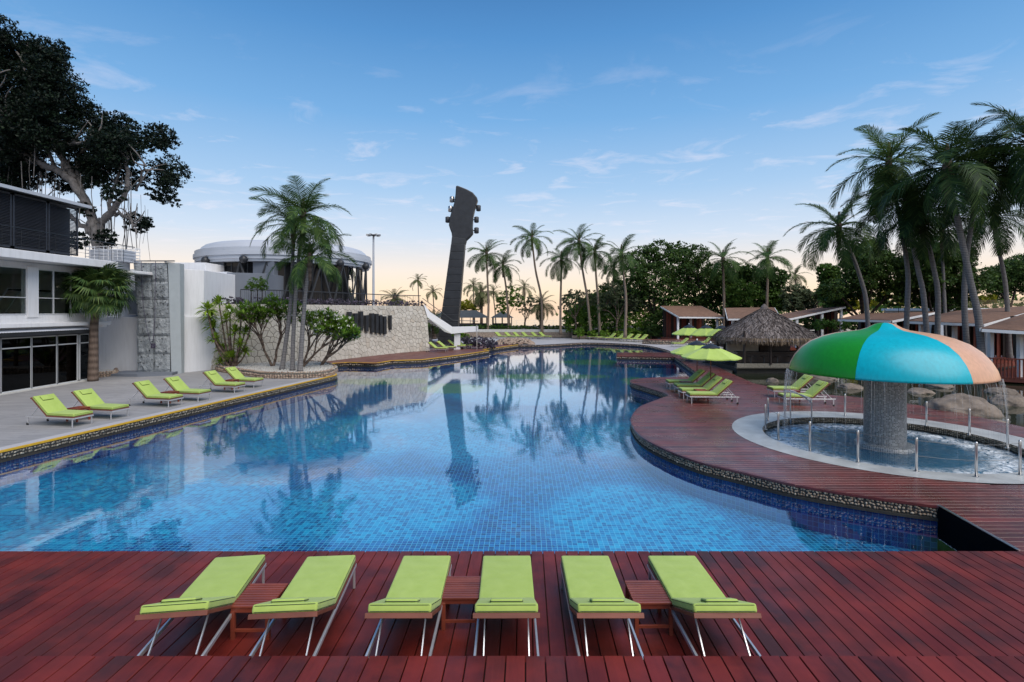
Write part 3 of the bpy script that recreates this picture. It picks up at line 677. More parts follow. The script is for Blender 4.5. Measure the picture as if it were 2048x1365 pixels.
# ================================================================== mushroom fountain
mush = thing('mushroom_fountain', 'giant striped mushroom shaped fountain with mosaic stem in the round splash pool', 'fountain', (*ring_c, 0))
prof = [(0,3.27),(.10,3.265),(.24,3.23),(.40,3.13),(.58,3.06),(.85,3.02),(1.2,2.96),(1.5,2.87),(1.8,2.73),(2.05,2.53),(2.22,2.31),(2.33,2.09),(2.375,1.93),(2.38,1.885),(2.35,1.87),(2.31,1.885),(2.1,2.05),(1.5,2.3),(.6,2.45)]
for k, mk in enumerate(['m_cyan','m_peach','m_green','m_cyan','m_peach','m_green']):
    a0 = R(-140+60*k); mb = MB(); mb.lathe(prof, 14, (0,0), a0+.0005, a0+R(60)-.0005)
    mb.obj('canopy_segment', M[mk], mush, smooth=True)['label'] = {'m_cyan': 'turquoise canopy segment', 'm_peach': 'peach canopy segment', 'm_green': 'green canopy segment'}[mk]
def uv_cyl(name, prof, n, mat, parent):
    me_v, me_f, uv = [], [], []; 
    for r_, z in prof:
        for k in range(n): me_v.append((r_*math.cos(2*math.pi*k/n), r_*math.sin(2*math.pi*k/n), z))
    L = 0
    for i in range(len(prof)-1):
        dL = math.hypot(prof[i+1][0]-prof[i][0], prof[i+1][1]-prof[i][1]); c = 2*math.pi*.5
        for k in range(n):
            me_f.append((i*n+k, i*n+(k+1)%n, (i+1)*n+(k+1)%n, (i+1)*n+k)); uv += [(c*k/n,L),(c*(k+1)/n,L),(c*(k+1)/n,L+dL),(c*k/n,L+dL)]
        L += dL
    me = bpy.data.meshes.new(name); me.from_pydata(me_v, [], me_f); me.materials.append(mat); ul = me.uv_layers.new(name='UVMap')
    ul.data.foreach_set('uv', np.array(uv, dtype=np.float32).ravel()); me.shade_smooth()
    o = bpy.data.objects.new(name, me); link(o, parent); return o
uv_cyl('stem', [(.50,-.5),(.50,0),(.498,.6),(.495,1.4),(.50,2.45)], 56, M['col_mosaic'], mush)
uv_cyl('stem_plinth', [(.72,-.5),(.72,-.10),(.70,-.085),(.5,-.06)], 56, M['col_mosaic'], mush)
# water falling off the rim
mb = MB()
for k in range(110):
    a = R(rng.choice([rng.uniform(152,172), rng.uniform(0,360), rng.uniform(0,360), rng.uniform(-40,0)])); r_ = 2.385+rng.uniform(0,.05); top = 1.88; bot = -.15 if rng.random() < .5 else rng.uniform(.2,1.2)
    x, y = r_*math.cos(a), r_*math.sin(a); w = rng.uniform(.0015,.004)*(1.8 if 150 < math.degrees(a) < 178 else 1)
    mb.tube([(x,y,top),(x*1.03,y*1.03,(top+bot)/2+.2),(x*1.045,y*1.045,bot)], [w,w*.7,w*.3], 4, False)
mb.obj('falling_water', M['fall'], mush, 'stuff')

# rail posts round the splash pool
post_px = [(1531,860),(1536,843),(1557,880),(1620,903),(1716,926),(1833,944),(1952.5,955),(2040,951),(1690,833),(1853,852.5),(1939,871),(2015,897)]
order = [1,0,2,3,4,5,6,7]
def post(i, lab):
    x, y = W(*post_px[i]); t = thing('rail_post', lab, 'railing post', (x,y,.006), group='steel posts round the splash pool')
    MB().tube([(0,0,0),(0,0,.74),(0,0,.76)], [.028,.028,.022], 10).obj('shaft', M['steel'], t, smooth=True)
    MB().tube([(0,0,0),(0,0,.012)], .055, 12).obj('foot_plate', M['steel'], t); return t
labs = {1:'steel rail post at the back left by the splash pool gate',0:'steel rail post at the leftmost point of the splash pool rim',2:'third steel rail post round the near left of the splash pool',
 3:'steel rail post on the near rim, left of the mushroom stem by the handrail',4:'steel rail post on the near rim just left of the mushroom stem base',5:'steel rail post on the near rim just right of the mushroom stem',
 6:'steel rail post on the near rim right of the mushroom fountain',7:'steel rail post at the right edge of the photo on the near rim',8:'slim steel post behind the rim, left of the mushroom stem',9:'steel post on the far rim right of the mushroom stem',
 10:'steel post on the far rim in front of the big boulder',11:'steel post on the far rim near the right edge'}
for i in labs: post(i, labs[i])
wt = thing('rail_wires', 'thin steel wires strung between the splash pool rail posts', 'railing', (0,0,0))
for seq in (order, [8,9,10,11]):
    for a, b in zip(seq, seq[1:]):
        pa, pb = W(*post_px[a]), W(*post_px[b])
        for z in (.70, .36): wires = MB(); wires.tube([(*pa,z), ((pa[0]+pb[0])/2,(pa[1]+pb[1])/2,z-.02), (*pb,z)], .0045, 5); wires.obj('wire', M['wire'], wt)
def hand_rail(p0, p1, h, lab):
    mb = MB(); (x0,y0), (x1,y1) = p0, p1
    mb.tube(catmull([(x0,y0,-.1),(x0,y0,h-.12),(x0+.05,y0,h),((x0+x1)/2,(y0+y1)/2,h-.12),(x1-.05,y1,h-.3),(x1,y1,h-.42),(x1,y1,-.1)], 5), .022, 8)
    return tag(mb.obj('hand_rail', M['steel'], smooth=True), lab, 'handrail', 'bent steel handrails at the splash pool steps')
hand_rail(W(1581,842), W(1623,846), .98, 'bent steel handrail nearer the pool steps at the splash pool')
hand_rail(W(1570,838), W(1623,834), .92, 'straight back steel handrail behind the bent one at the splash pool')

# boulders
def boulder(u, v, w, h, lab, seed, Yr=None):
    x, y = W(u, v); sc = y/F; bm = bmesh.new(); bmesh.ops.create_icosphere(bm, subdivisions=5, radius=1)
    for vt in bm.verts:
        p = vt.co.copy(); n = mnoise.fractal(p*.9+Vector((seed*3.1,0,0)), 1, 2, 5); vt.co = p*(1+.22*n+.05*mnoise.fractal(p*3.5, 1, 2, 4))
        if vt.co.z < -.3: vt.co.z = -.3
    bmesh.ops.scale(bm, vec=(w*sc*.36, w*sc*.28, h*sc*.62), verts=bm.verts)
    me = bpy.data.meshes.new('boulder'); bm.to_mesh(me); bm.free(); me.materials.append(M['boulder']); me.shade_smooth()
    o = bpy.data.objects.new('boulder', me); link(o); o.location = (x, y, -.2); o.rotation_euler = (0,0,seed*.7-.8)
    return tag(o, lab, 'boulder', 'rounded boulders in the pond')
for i, a in enumerate([(1924,818,172,62,'huge rounded tan boulder behind the right side of the mushroom'), (2022,800,110,32,'flat pale boulder at the right edge of the pond'),
    (2000,780,90,22,'low boulder behind the huge tan one at the waterline'), (1545,758,34,15,'small tan boulder alone in the pond under the thatched bar'),
    (1700,770,60,18,'boulder peeking out left of the mushroom stem'), (1990,838,70,18,'flat wet boulder in front of the pale one by the right edge'),
    (1840,778,80,18,'low boulder just right of the mushroom stem'), (1880,768,70,16,'long low boulder at the far bank behind the huge one'), (1640,752,80,16,'long low boulder below the left rim of the mushroom'), (1760,765,60,16,'boulder directly behind the mushroom stem')]):
    boulder(*a, i+1)

# ================================================================== LOUNGERS
def rbox(x0,x1,y0,y1,z0,z1,b,segs=3):
    return MB().box(x0,x1,y0,y1,z0,z1)
HINGE = -.12; BL = .80
seat_c = rbox(-.31,.31,HINGE,.92,.328,.412,0).mesh('seat_cushion', M['lime'], bevel=.026, segs=3, smooth=True)
back_c = rbox(-.31,.31,-BL,-.004,.024,.108,0).mesh('back_cushion', M['lime'], bevel=.026, segs=3, smooth=True)
def loop_tube(x0,x1,y0,y1,z,r=.0045,c=.03):
    pts = []
    for cx, cy, a in ((x1-c,y1-c,0),(x0+c,y1-c,90),(x0+c,y0+c,180),(x1-c,y0+c,270)):
        for k in range(4): pts.append((cx+c*math.cos(R(a+30*k)), cy+c*math.sin(R(a+30*k)), z))
    return pts+[pts[0]]
pip_s = MB().tube(loop_tube(-.307,.307,HINGE+.002,.917,.395), .0045, 4, False).tube(loop_tube(-.307,.307,HINGE+.002,.917,.345), .004, 4, False).mesh('piping', M['piping'])
pip_b = MB().tube(loop_tube(-.307,.307,-BL+.002,-.008,.092), .0045, 4, False).tube(loop_tube(-.307,.307,-BL+.002,-.008,.038), .004, 4, False).mesh('piping', M['piping'])
pil = MB().box(-.16,.16,-BL+.06,-BL+.24,.098,.142).mesh('pillow', M['lime'], bevel=.02, segs=3, smooth=True)
pil_p = MB().tube(loop_tube(-.163,.163,-BL+.057,-BL+.243,.12,c=.025), .0045, 4, False).mesh('piping', M['piping'])
seat_f = MB().box(-.315,-.285,HINGE-.01,.92,.292,.328).box(.285,.315,HINGE-.01,.92,.292,.328).box(-.285,.285,HINGE-.01,HINGE+.03,.296,.324).box(-.285,.285,.885,.918,.296,.324).mesh('seat_frame', M['teak'], bevel=.003)
back_f = MB().box(-.315,-.285,-BL,-.01,-.012,.024).box(.285,.315,-BL,-.01,-.012,.024).box(-.325,.325,-BL-.03,-BL+.01,-.018,.028).mesh('backrest_frame', M['teak'], bevel=.003)
slat = MB().box(-.284,.284,-.026,.026,-.008,.008).mesh('slat', M['teak'], bevel=.002)
rail = MB().box(-.012,.012,-.94,.93,-.022,.022).mesh('side_rail', M['white_steel'], bevel=.003)
endr = MB().box(-.318,.318,-.012,.012,-.022,.022).mesh('cross_rail', M['white_steel'], bevel=.003)
legm = MB().box(-.014,.014,-.014,.014,0,.25).mesh('leg', M['white_steel'], bevel=.003)
wheel = MB().lathe([(0,-.016),(.034,-.016),(.042,-.01),(.042,.01),(.034,.016),(0,.016)], 14).mesh('wheel', M['rubber'], smooth=True)
forkm = MB().box(-.012,.012,-.02,.02,.045,.25).mesh('wheel_leg', M['white_steel'], bevel=.003)
def lounger(tilt, detail=2, legs=True):
    t = thing('sun_lounger', '', 'sun lounger')
    o = inst('seat_cushion', seat_c, t)
    if detail: inst('piping', pip_s, o)
    b = inst('back_cushion', back_c, t, (0,HINGE,.305), (-R(tilt),0,0))
    if detail: inst('piping', pip_b, b)
    p = inst('pillow', pil, t, (0,HINGE,.305), (-R(tilt),0,0))
    if detail: inst('piping', pil_p, p)
    sf = inst('seat_frame', seat_f, t)
    bf = inst('backrest_frame', back_f, t, (0,HINGE,.305), (-R(tilt),0,0))
    if detail > 1:
        for k in range(11): inst('slat', slat, sf, (0,.03+k*.082,.315))
        for k in range(9): inst('slat', slat, bf, (0,-.05-k*.082,.012))
    for x in (-.305,.305): inst('side_rail', rail, t, (x,0,.268))
    inst('cross_rail', endr, t, (0,.92,.268))
    for x in (-.300,.300):
        inst('leg', legm, t, (x,.86,0))
        inst('wheel_leg', forkm, t, (x,-.86,0))
        inst('wheel', wheel, t, (x,-.88,.042), (0,R(90),0))
    e = Matrix.Rotation(-R(tilt), 4, 'X') @ Vector((0,-.5,-.015)); e = (0, HINGE+e.y, .305+e.z)
    for x in (-.22,.22):
        MB().bar((x,e[1],e[2]), (x,-.86,.255), .012, .022).obj('strut', M['white_steel'], t)
    return t
def place(proto, x, y, rz, label, group, first=[None]):
    if proto not in used: used.add(proto); o = proto
    else: o = copy_tree(proto)
    o.location = (x, y, 0); o.rotation_euler = (0,0,rz); o['label'] = label; o['group'] = group; return o
used = set()
LF = lounger(25, 2)
fl = [(-3.41,1,8.0,'leftmost front lime lounger on the red deck, tilted outward at the near edge'),(-2.28,2,4.5,'second front lime lounger from the left, just right of the leftmost slatted table'),
      (-1.10,3,0.3,'third front lime lounger from the left, left of the middle slatted table'),(-.06,4,.4,'fourth front lime lounger from the left, straight in the middle of the front row'),
      (.95,5,0,'fifth front lime lounger, left of the rightmost slatted table'),(2.08,6,0,'rightmost front lime lounger at the near pool edge')]
for x, i, a, lab in fl: place(LF, x, 5.93, R(a), lab, 'front row of lime loungers on the red deck')
LS = lounger(42, 1)
heading = math.atan2(-.2, .98)      # foot towards the pool
def by_leg(u, v, hdg, side):
    """centre of a lounger whose foot leg (side -1 right/+1 left) stands at a measured ground point"""
    x, y = W(u, v); fx, fy = math.cos(hdg), math.sin(hdg); px, py = -fy, fx     # foot direction and its left
    return x - fx*.86 - px*.30*side, y - fy*.86 - py*.30*side
leftL = [(144.7,855.5,'leftmost lime lounger on the grey terrace, nearest the camera'),(221.9,840,'second lime lounger from the left on the grey terrace, right of the first side table'),
         (337,815.7,'third lime lounger on the left terrace, first of the middle pair'),(396,804,'fourth lime lounger on the left terrace, second of the middle pair'),
         (469,787,'fifth lime lounger on the left terrace, first of the pair by the planter'),(507.5,776.6,'sixth lime lounger on the left terrace, nearest the stone rimmed planter')]
for u, v, lab in leftL:
    x, y = by_leg(u, v, heading, -1); place(LS, x, y, heading-R(90), lab, 'lime loungers on the left grey terrace')
rl = [(6.9,20.55,'nearest lime lounger of the four under the two parasols'),(6.95,21.65,'second nearest lime lounger under the front parasol'),
      (7.15,22.95,'third lime lounger of the four, beside the back parasol pole'),(7.15,24.15,'farthest lime lounger of the four on the curved deck')]
for x, y, lab in rl: place(LS, x+.92, y, R(90)+R(-3), lab, 'lime loungers under the parasols on the curved deck')
for x, y, lab in [(10.35,20.1,'lime lounger in front of the other one, behind the splash pool handrail'),(10.85,22.0,'lime lounger farther back of the pair behind the splash pool')]:
    place(LS, x+.9, y, R(90)+R(-3), lab, 'pair of lime loungers by the pond')
LD = lounger(38, 0)
o4 = ['leftmost','second','third','rightmost']
for i, (u, v) in enumerate([(893,704.5),(909,702),(929,699),(944,697.5)]):
    x, y = W(u, v); place(LD, x-.8, y, R(-100), f'{o4[i]} of the four lime loungers on the deck beside the stone wall', 'four lime loungers beside the stone wall')
o6 = ['leftmost','second from the left','third from the left','fourth from the left','fifth from the left','rightmost']
for i, u in enumerate([1001,1020,1037,1054,1073,1089]):
    x, y = W(u, 678.3); place(LD, x, y, R(-128), f'{o6[i]} of six far lime loungers before the low stone wall', 'six far lime loungers before the stone wall')
o7 = ['leftmost','second from the left','third from the left','fourth from the left','fifth from the left','sixth from the left','rightmost']
for i, (u, v) in enumerate([(1188,679.2),(1204,680.2),(1220,681.2),(1238,682.2),(1254,683),(1269,683.8),(1283,684.6)]):
    x, y = W(u, v); place(LD, x, y, R(115), f'{o7[i]} of seven far lime loungers before the shrubbery', 'seven far lime loungers before the shrubbery')
for u, v, lab in [(1362,694,'lime lounger seen under the far parasols left of the thatched bar'),(1408,692,'lime lounger partly hidden between the parasols and the thatched bar')]:
    x, y = W(u, v); place(LD, x, y, R(100), lab, 'lime loungers under the far parasols')

# slatted side tables
def table(w, d, h, n, name='slatted_side_table'):
    t = thing(name, '', 'side table')
    sl = MB().box(-w/2,w/2,-d/n*.36,d/n*.36,-.011,.011).mesh('slat', M['table_wood'], bevel=.002)
    for k in range(n): inst('slat', sl, t, (0,-d/2+(k+.5)*d/n,h-.011))
    lg = MB().box(-.022,.022,-.022,.022,0,h-.06).mesh('leg', M['table_wood'], bevel=.002)
    for x in (-w/2+.03,w/2-.03):
        for y in (-d/2+.03,d/2-.03): inst('leg', lg, t, (x,y,0))
    for y in (-d/2+.03,d/2-.03):
        MB().box(-w/2+.01,w/2-.01,y-.012,y+.012,h-.075,h-.023).obj('apron', M['table_wood'], t)
        MB().box(-w/2+.05,w/2-.05,y-.01,y+.01,.08,.11).obj('stretcher', M['table_wood'], t)
    for x in (-w/2+.03,w/2-.03): MB().box(x-.012,x+.012,-d/2+.052,d/2-.052,h-.075,h-.023).obj('apron', M['table_wood'], t)
    return t
TB = table(.44,.50,.37,10)
for x, y, lab in [(-2.87,5.98,'slatted brown side table between the two leftmost front loungers'),(-.585,6.15,'slatted brown side table between the third and fourth front loungers'),(1.57,6.05,'slatted brown side table between the two rightmost front loungers')]:
    place(TB, x, y, R(.5), lab, 'slatted side tables in the front row')
TS = table(.46,.46,.43,7)
for (a, b), lab in zip([(0,1),(2,3),(4,5)], ['dark brown side table between the two nearest left terrace loungers','dark brown side table between the middle pair of left terrace loungers','dark brown side table between the pair of loungers by the planter']):
    pa = by_leg(*leftL[a][:2], heading, -1); pb = by_leg(*leftL[b][:2], heading, -1)
    place(TS, (pa[0]+pb[0])/2-.05, (pa[1]+pb[1])/2, heading, lab, 'side tables on the left terrace')
for x, y, lab in [(7.6,21.1,'dark side table between the two nearest parasol loungers'),(7.8,23.55,'dark side table between the two farther parasol loungers'),(11.2,21.0,'dark side table between the pair of loungers by the pond')]:
    place(TS, x, y, 0, lab, 'side tables on the curved deck')

# parasols
def parasol(rim_z=1.66, rad=1.22, top=2.16):
    t = thing('parasol', '', 'parasol'); n = 8
    MB().tube([(0,0,.05),(0,0,top+.06)], .022, 10).obj('pole', M['teak'], t, smooth=True)
    MB().lathe([(0,.002),(.26,.002),(.26,.05),(.05,.075),(.03,.2),(0,.2)], 20).obj('base', M['charcoal'], t)
    pan = MB(); vs = []
    for k in range(n):
        a0, a1 = 2*math.pi*k/n+.2, 2*math.pi*(k+1)/n+.2
        p = MB(); N = 5
        for i in range(N+1):
            f = i/N; z = top-(top-rim_z)*(f**1.12)
            for q in range(4):
                a = a0+(a1-a0)*q/3; rr = rad*f*(math.cos(math.pi/n)/math.cos(((q/3)-.5)*2*math.pi/n)); sag = .035*f*math.sin(math.pi*q/3)
                p.v.append((rr*math.cos(a), rr*math.sin(a), z-sag))
        for i in range(N):
            for q in range(3): p.f.append((i*4+q, i*4+q+1, (i+1)*4+q+1, (i+1)*4+q)); p.m.append(0)
        b0 = N*4; c0 = len(p.v)
        for q in range(4): x, y, z = p.v[b0+q]; p.v.append((x,y,z-.05))
        for q in range(3): p.f.append((b0+q,b0+q+1,c0+q+1,c0+q)); p.m.append(0)
        p.obj('canopy_panel', M['lime_umb'], t, smooth=False)
        MB().bar((0,0,top-.06), (rad*.97*math.cos(a0), rad*.97*math.sin(a0), rim_z-.02), .012, .016).obj('rib', M['teak'], t)
    MB().lathe([(.40,top-.13),(.33,top-.075),(.15,top+.0),(.03,top+.05),(0,top+.055)], 16).obj('vent_cap', M['black'], t, smooth=True)
    MB().lathe([(0,top+.05),(.03,top+.06),(.035,top+.1),(.015,top+.14),(0,top+.15)], 10).obj('finial', M['white_trim'], t, smooth=True)
    return t
PA = parasol()
for x, y, lab in [(8.42,22.25,'front lime parasol with black cap over the curved deck loungers'),(8.6,24.4,'lime parasol just behind the front one on the curved deck')]:
    place(PA, x, y, .1, lab, 'parasols on the curved deck')
for i, (u, lab) in enumerate([(1378,'leftmost far lime parasol before the brown pavilion'),(1412,'middle far lime parasol before the brown pavilion'),(1444,'far lime parasol half hidden by the thatched roof')]):
    o = place(PA, X(u, 37.5-i), 37.5-i, .2*i, lab, 'far parasols left of the thatched bar'); o.scale = (1,1,1.18)

# ================================================================== LEFT BUILDING (facade in the plane x = -22)
B = thing('gym_building', 'white two storey building with glazed front and dark louvred top floor', 'building', (-22,27,0))
def bo(x0,x1,y0,y1,z0,z1,name,mat,par=None,bev=0.0,label=None):
    o = MB().box(x0+22,x1+22,y0-27,y1-27,z0,z1).obj(name, M[mat], par or B, bevel=bev)
    if label: o['label'] = label
    return o
bo(-34,-22.6,8,30.2,0,.04,'ground_slab','charcoal'); bo(-34,-22.0,8,28.5,2.72,3.3,'floor_band','white')
bo(-34.3,-34,8,30,0,6,'back_wall','grey_wall'); bo(-34,-22.3,27.6,27.9,0.04,2.72,'end_wall','white')
bo(-22.25,-21.98,27.34,27.5,.0,2.72,'corner_pier','white')
bo(-23.5,-21.6,8,28.3,2.86,3.04,'balcony_slab','white',bev=.01)
# ground floor shop front
gl = [14.6,16.2,17.8,19.4,21.0,22.55,24.0,25.35,26.55]
for i, (a, b) in enumerate(zip(gl, gl[1:]+[27.3])):
    if i == len(gl)-1: a += .12
    w = MB().box(-.03,.03,a-27,a-27+.055,.05,2.42).box(-.03,.03,b-27-.02,b-27+.035,.05,2.42).box(-.03,.03,a-27,b-27,2.37,2.42).box(-.03,.03,a-27,b-27,1.93,1.98).box(-.03,.03,a-27,b-27,.03,.09).obj('shop_window', M['alu'], B)
    MB().box(-.008,.0,a-27+.03,b-27,.08,1.94).obj('pane', M['glass_dark'], w); MB().box(-.008,.0,a-27+.03,b-27,1.97,2.38).obj('transom_pane', M['glass_dark'], w)
bo(-22.1,-21.9,8,27.4,2.42,2.72,'lintel','charcoal'); bo(-22.15,-21.75,8,27.5,-.03,.035,'threshold','coping')
# corrugated awning
aw = MB(); n = 150
for k in range(n):
    y0, y1 = 8+k*.126-27, 8+(k+1)*.126-27; 
    for (q0, z0), (q1, z1) in (((y0,0),((y0+y1)/2,.035)), (((y0+y1)/2,.035),(y1,0))):
        aw.add([(-.1,q0,2.80+z0),(-.1,q1,2.80+z1),(.45,q1,2.64+z1),(.45,q0,2.64+z0)], [(0,1,2,3)])
aw.obj('corrugated_awning', M['pale_grey'], B)
for k in range(24): MB().box(-.1,.4,8+k*.8-27,8.05+k*.8-27,2.52,2.62).obj('awning_rafter', M['black'], B)
bo(-21.62,-21.56,8,27.1,2.48,2.61,'awning_edge','black')
# upper storey
bo(-22.2,-22.02,8,28.5,3.3,3.42,'window_sill','white')
def win(a, b, mull):
    fr = MB(); fr.box(-.05,.0,a-27,b-27,3.42,3.47); fr.box(-.05,.0,a-27,b-27,5.5,5.56); fr.box(-.05,.0,a-27,b-27,4.18,4.22)
    for m in [a]+mull+[b]: fr.box(-.055,.005,m-27-.03,m-27+.03,3.42,5.56)
    o = fr.obj('upper_window', M['alu'], B)
    ys = [a]+mull+[b]
    for y0, y1 in zip(ys, ys[1:]):
        MB().box(-.035,-.03,y0-27+.02,y1-27-.02,3.45,4.19).obj('pane', M['glass'], o); MB().box(-.035,-.03,y0-27+.02,y1-27-.02,4.21,5.52).obj('pane', M['glass'], o)
win(18.2,23.8,[19.6,21.0,22.4]); win(24.35,28.1,[25.2,26.2,27.15]); bo(-22.25,-21.95,23.8,24.35,3.3,5.6,'pier','white'); bo(-22.25,-21.95,17.6,18.2,3.3,5.6,'pier','white'); bo(-22.25,-21.95,28.1,28.5,3.3,5.6,'pier','white')
bo(-34,-22.3,28.2,28.5,3.3,5.6,'gym_end_wall','white'); bo(-27.2,-27,9,27.6,3.3,5.6,'gym_back_wall','coping')
bo(-34,-22.05,8,28.5,5.56,5.8,'gym_ceiling','white')
for k in range(6):      # exercise machines behind the glass
    y = 19+k*1.5; t = thing('exercise_machine', ['dark treadmill nearest the left frame edge behind the upper glass','second dark treadmill behind the upper glass','third dark treadmill behind the upper glass','dark treadmill beside the white pier inside the gym','pale framed exercise machine behind the fan palm side of the gym','last exercise machine at the far end of the gym window'][k], 'exercise machine', (-24.2,y,3.3), group='machines in the gym')
    MB().box(-.9,.9,-.35,.35,0,.2).obj('running_deck', M['charcoal'], t); MB().tube([(-.3,-.33,.15),(.5,-.33,1.35),(.5,.33,1.35),(-.3,.33,.15)], .035, 6).obj('frame', M['alu'] if k > 3 else M['charcoal'], t)
    MB().bar((.55,-.3,1.3),(.55,.3,1.3),.28,.08).obj('console', M['black'], t)
bo(-34,-21.0,8,28.0,5.82,6.2,'roof_slab','white',bev=.02); bo(-23,-20.2,28.0,29.6,5.60,5.75,'roof_slab_step','white',bev=.02)
bo(-22.6,-21.5,28.0,29.6,5.4,5.60,'roof_slab_soffit','white'); bo(-24,-22.5,28.2,29.4,3.3,5.6,'stair_wall','grey_wall'); 
# dark louvred storey
bo(-33,-21.72,8,25.8,6.2,8.6,'louvre_core','black'); 
for k in range(8):
    y1 = 25.9-k*1.72; y0 = y1-1.66
    lp = MB().box(.55,.60,y0-27,y0-27+.07,6.3,8.65).box(.55,.60,y1-27-.07,y1-27,6.3,8.65).box(.55,.60,y0-27,y1-27,6.3,6.38).box(.55,.60,y0-27,y1-27,8.57,8.65).obj('louvre_panel', M['louvre'], B)
    sl = MB()
    for j in range(34): sl.obox((.58,(y0+y1)/2-27,6.42+j*.065), .075, y1-y0-.14, .008, Matrix.Rotation(R(38),3,'Y'))
    sl.obj('louvre_slats', M['louvre'], lp, 'stuff')
bo(-34,-21.05,8,26.2,8.72,8.80,'flat_roof','charcoal'); bo(-21.10,-21.0,8,26.25,8.70,8.84,'roof_gutter','pale_grey')
rl_ = MB()
for y in np.arange(9, 29.4, .85): rl_.tube([(.88,y-27,6.2),(.88,y-27,7.15)], .009, 4)
for z in (6.45,6.62,6.8,6.97): rl_.tube([(.88,-18,z),(.88,2.4,z)], .007, 4)
rl_.tube([(.88,-18,7.15),(.88,2.4,7.15)], .022, 6); rl_.obj('balcony_railing', M['black'], B)
ch = thing('rooftop_cage', 'white meshed air handling cage on a metal duct at the roof corner', 'duct cage', (-22.3,29.2,5.75))
MB().box(-.75,.7,-.5,.5,0,.55).obj('duct', M['pale_grey'], ch, bevel=.01); MB().box(-.9,1.15,-.7,.7,.55,.63).obj('platform', M['pale_grey'], ch)
cg = MB()
for k in range(9): cg.tube([(-.88+k*.25,-.68,.63),(-.88+k*.25,-.68,1.35)], .016, 4); cg.tube([(-.88+k*.25,.68,.63),(-.88+k*.25,.68,1.35)], .016, 4)
for z in (.8,.98,1.16,1.35): cg.tube([(-.9,-.68,z),(1.14,-.68,z),(1.14,.68,z),(-.9,.68,z),(-.9,-.68,z)], .014, 4)
cg.obj('cage_bars', M['white_trim'], ch); MB().box(-.8,1.0,-.55,.55,.64,1.2).obj('fan_unit', M['pale_grey'], ch, bevel=.02)
bn = MB().lathe([(0,0),(.3,0),(.36,.05),(.38,.6),(.42,.62),(.42,.68),(.2,.72),(0,.72)], 20).obj('water_bin', M['water'] if 0 else plain('blue_plastic', (.01,.06,.28), .4), None, smooth=True, loc=(-22.9,22.0,.04)); tag(bn, 'round blue tub behind the ground floor glass', 'tub')

# white walls round the climbing tower
ww = thing('white_wall', 'tall stepped white rendered wall behind the climbing tower', 'wall', (-20,31,0))
def pr(poly, z0, z1, name, mat, par, c=(-20,31)): return MB().prism([(x-c[0],y-c[1]) for x,y in poly], z0, z1).obj(name, M[mat], par, bevel=.015)
pr([(-24.4,30.4),(-19.2,30.4),(-17.9,32.9),(-17.9,37),(-24.4,37)], -.03, 3.25, 'lower_block', 'white', ww)
pr([(-24.0,30.9),(-21.95,30.9),(-21.95,30.7),(-19.35,30.7),(-18.6,31.7),(-18.9,36),(-24,36)], 3.25, 6.05, 'upper_block', 'white', ww)
g = thing('louvred_window', 'small grey louvred shutter window left of the climbing tower', 'window', (-21.85,30.66,3.35))
MB().box(-.55,.55,-.02,.02,0,1.45).obj('backing', M['charcoal'], g); fr = MB().box(-.58,-.52,-.05,.02,0,1.48).box(.52,.58,-.05,.02,0,1.48).box(-.52,.52,-.05,.02,1.42,1.48).box(-.52,.52,-.05,.02,0,.05).obj('frame', M['alu'], g)
ls = MB()
for j in range(26): ls.obox((0,-.03,.08+j*.052), 1.03, .04, .01, Matrix.Rotation(R(-35),3,'X'))
ls.obj('louvre_slats', M['alu'], g, 'stuff')
# climbing tower
ct = thing('climbing_wall', 'grey climbing tower of moulded rock panels with ropes', 'climbing wall', (-20.3,30.0,0))
def lean(z): return -.30*max(0,(z-3.2)/3.1)
for r_ in range(6):
    for c in range(2):
        z0, z1 = .12+r_*1.03, .12+(r_+1)*1.03-.02; x0 = -.98+c*.94; x1 = x0+.92; N = 7
        bm = bmesh.new(); g_ = []
        for i in range(N+1):
            row = []
            for j in range(N+1):
                x = x0+(x1-x0)*j/N; z = z0+(z1-z0)*i/N; ed = min(i,j,N-i,N-j)
                d = 0 if ed == 0 else .06+.05*mnoise.fractal(Vector((x*1.4,z*1.4,r_+c*7.3)), 1, 2, 4)
                row.append(bm.verts.new((x, lean(z)-.18-d, z)))
            g_.append(row)
        for i in range(N):
            for j in range(N): bm.faces.new((g_[i][j],g_[i][j+1],g_[i+1][j+1],g_[i+1][j]))
        me = bpy.data.meshes.new('rock_panel'); bm.to_mesh(me); bm.free(); me.materials.append(M['climb']); link(bpy.data.objects.new('rock_panel', me), ct)
tw = MB(); tw.add([(-1.0,0,0),(.92,0,0),(.92,0,3.2),(.92,lean(6.32)+.02,6.32),(-1.0,lean(6.32)+.02,6.32),(-1.0,0,3.2),(-1.0,.9,0),(.92,.9,0),(.92,.9,6.32),(-1.0,.9,6.32)], [(0,1,2,5),(5,2,3,4),(1,7,8,3,2),(4,3,8,9),(0,5,4,9,6)]); tw.obj('tower_core', M['climb'], ct)
MB().add([(.93,-.14,0),(1.32,.15,0),(1.32,-.02,6.3),(.93,lean(6.3)-.14,6.3),(.93,.4,0),(1.32,.4,0),(1.32,.4,6.3),(.93,.4,6.3)], [(0,1,2,3),(1,5,6,2),(3,2,6,7)]).obj('side_panel', M['climb_side'], ct)
MB().box(-1.1,1.4,-.62,-.55,6.36,6.42).box(-.95,-.9,-.62,.2,6.3,6.36).box(.85,.9,-.62,.2,6.3,6.36).obj('top_bar', M['steel'], ct)
hv = MB()
for k in range(70):
    x = rng.uniform(-.9,.85); z = rng.uniform(.4,6.1); hv.lathe([(0,0),(.05,0),(.045,.04),(0,.06)], 6, (0,0)) if 0 else hv.obox((x,lean(z)-.27,z), rng.uniform(.03,.07), .06, rng.uniform(.03,.06), Matrix.Rotation(rng.uniform(0,3),3,'Y'))
